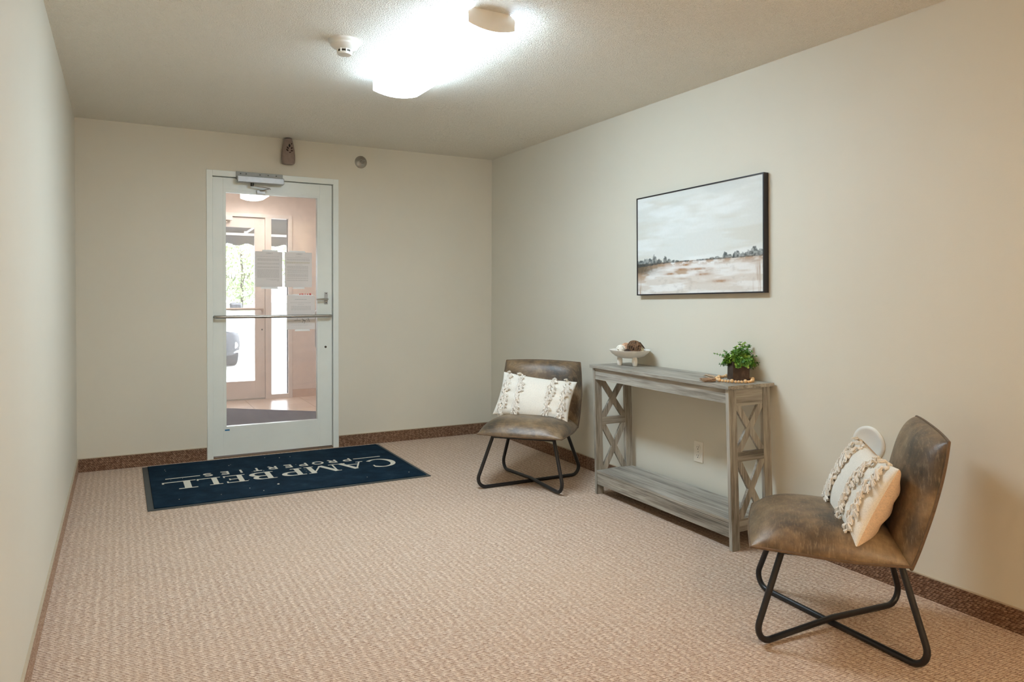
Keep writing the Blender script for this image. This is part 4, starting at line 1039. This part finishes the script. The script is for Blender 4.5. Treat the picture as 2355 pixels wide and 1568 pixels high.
for i in range(N + 1):
    x = -AHW + 2 * AHW * i / N; ph2 = ((x + 1.45 - 1.505) / .24); s_ = 2 * abs((ph2 % 1.0) - .5); bot.append((x, AZF - .135 - .028 * (.5 - .5 * math.cos(2 * PI * ph2))))
vsl = [(x, AYO, AZF + .003) for x, z in bot] + [(x, AYO, z) for x, z in bot] + [(x, AYO + .004, AZF + .003) for x, z in bot] + [(x, AYO + .004, z) for x, z in bot]; n1_ = N + 1
va.add(vsl, [(i, i + 1, n1_ + i + 1, n1_ + i) for i in range(N)] + [(2 * n1_ + i, 2 * n1_ + i + 1, 3 * n1_ + i + 1, 3 * n1_ + i) for i in range(N)] + [(n1_ + i, n1_ + i + 1, 3 * n1_ + i + 1, 3 * n1_ + i) for i in range(N)]); va.build('valance', M['awning'], aw)
tb_ = MB(); tb_.box((-AHW, AYO - .035, AZF - .03), (AHW, AYO - .005, AZF + 0)); tb_.build('front_tube', M['white_metal'], aw)
for x in (-1.2, .27, 1.2):
    MB().box((x - .014, AYO - .034, AZF), (x + .014, AYO - .006, AZF + .30), None).build('strut', M['white_metal'], aw)
    MB().bar((x, AYO - .02, AZF), (x + .55, AYO - .5, AZF + .40), .02, .02, (0, 0, 1)).build('brace', M['white_metal'], aw)

# parked car, nose towards the building
car = thing('car', 'silver car parked nose-in outside, seen through the outer door glass', 'car', (1.16, 6.95, -.05))
def section(y, hwid, z0, z1, tuck, n=24):
    pts = []
    for k in range(n):
        a = 2 * PI * k / n; cx, sx_ = math.cos(a), math.sin(a); e = .42
        x = math.copysign(abs(cx) ** e, cx) * hwid * (1 - tuck * max(0, sx_)); z = (z0 + z1) / 2 + math.copysign(abs(sx_) ** e, sx_) * (z1 - z0) / 2; pts.append((x, y, z))
    return pts
def loft(secs):
    mb = MB(); n = len(secs[0]); vs = [p for s_ in secs for p in s_]; fs = []
    for i in range(len(secs) - 1):
        for k in range(n): fs.append((i * n + k, i * n + (k + 1) % n, (i + 1) * n + (k + 1) % n, (i + 1) * n + k))
    fs.append(tuple(range(n))); fs.append(tuple((len(secs) - 1) * n + k for k in range(n))); mb.add(vs, fs); return mb
loft([section(.05, .60, .62, .84, .1), section(.12, .74, .52, .93, .08), section(.35, .87, .42, .98, .06), section(.9, .91, .36, 1.03, .05), section(1.5, .91, .32, 1.06, .05), section(3.6, .91, .32, 1.08, .05), section(4.3, .88, .36, 1.05, .06), section(4.5, .78, .45, .95, .08)]).build('body', M['carpaint'], car, smooth=True, angle=60)
loft([section(1.15, .70, 1.0, 1.08, .1), section(1.75, .74, .95, 1.50, .22), section(2.3, .74, .95, 1.58, .24), section(3.4, .73, .95, 1.55, .24), section(4.2, .66, .95, 1.12, .1)]).build('cabin_glass', M['cardark'], car, smooth=True, angle=60)
loft([section(.0, .62, .24, .60, 0), section(.06, .78, .21, .66, 0), section(.22, .885, .20, .66, 0), section(.36, .91, .21, .60, 0)]).build('front_bumper', M['cardark'], car, smooth=True, angle=60)
for s in (-1, 1):
    MB().lathe([(.0001, .0), (.055, .0), (.06, .02), (.05, .04), (.0001, .045)], 24, (s * .78, .125, .40), '-y').build('fog_light', M['lamp_glass'], car, smooth=True)
    MB().tube([(s * .50, .03, .60), (s * .60, .045, .50), (s * .68, .07, .33), (s * .74, .10, .29), (s * .88, .2, .29)], [.012, .014, .016, .02, .02], 8).build('bumper_trim', M['carpaint'], car, smooth=True)
    loft([section(.10, .10, .72, .84, 0), section(.3, .12, .70, .88, 0)]).build('headlight', M['lamp_glass'], car, smooth=True); car.children[-1].location = (s * .72, .06, 0); car.children[-1].rotation_euler = (0, 0, s * .5)
    mo = loft([section(1.62, .07, .99, 1.06, 0), section(1.70, .11, .95, 1.10, 0), section(1.78, .1, .96, 1.09, 0)]).build('side_mirror', M['cardark'], car, smooth=True); mo.location = (s * .98, -.35, .0)
    for y in (.82, 3.55):
        ty = MB(); P = [(.22, -.105), (.30, -.11), (.325, -.095), (.33, -.05), (.33, .05), (.325, .095), (.30, .11), (.22, .105)]
        vs_ = []; n = 36
        for r, z in P:
            for k in range(n): a = 2 * PI * k / n; vs_.append((s * .80 + z, y + r * math.cos(a), .33 + r * math.sin(a)))
        ty.add(vs_, [(i * n + k, i * n + (k + 1) % n, (i + 1) * n + (k + 1) % n, (i + 1) * n + k) for i in range(len(P) - 1) for k in range(n)] + [(i * n + k, i * n + (k + 1) % n, ((i + 1) % len(P)) * n + (k + 1) % n, ((i + 1) % len(P)) * n + k) for i in [len(P) - 1] for k in range(n)])
        to_ = ty.build('tyre', M['tyre'], car, smooth=True)
        MB().lathe([(.0001, -.08), (.22, -.08), (.225, .0), (.22, .08), (.0001, .08)], 28, (0, 0, 0), '-x').build('wheel_hub', M['grey_metal'], to_, smooth=True); to_.children[-1].location = (s * .80, y, .33)
MB().box((-.42, -.008, .40), (.42, .03, .58)).build('grille', M['black'], car, bevel=.01)
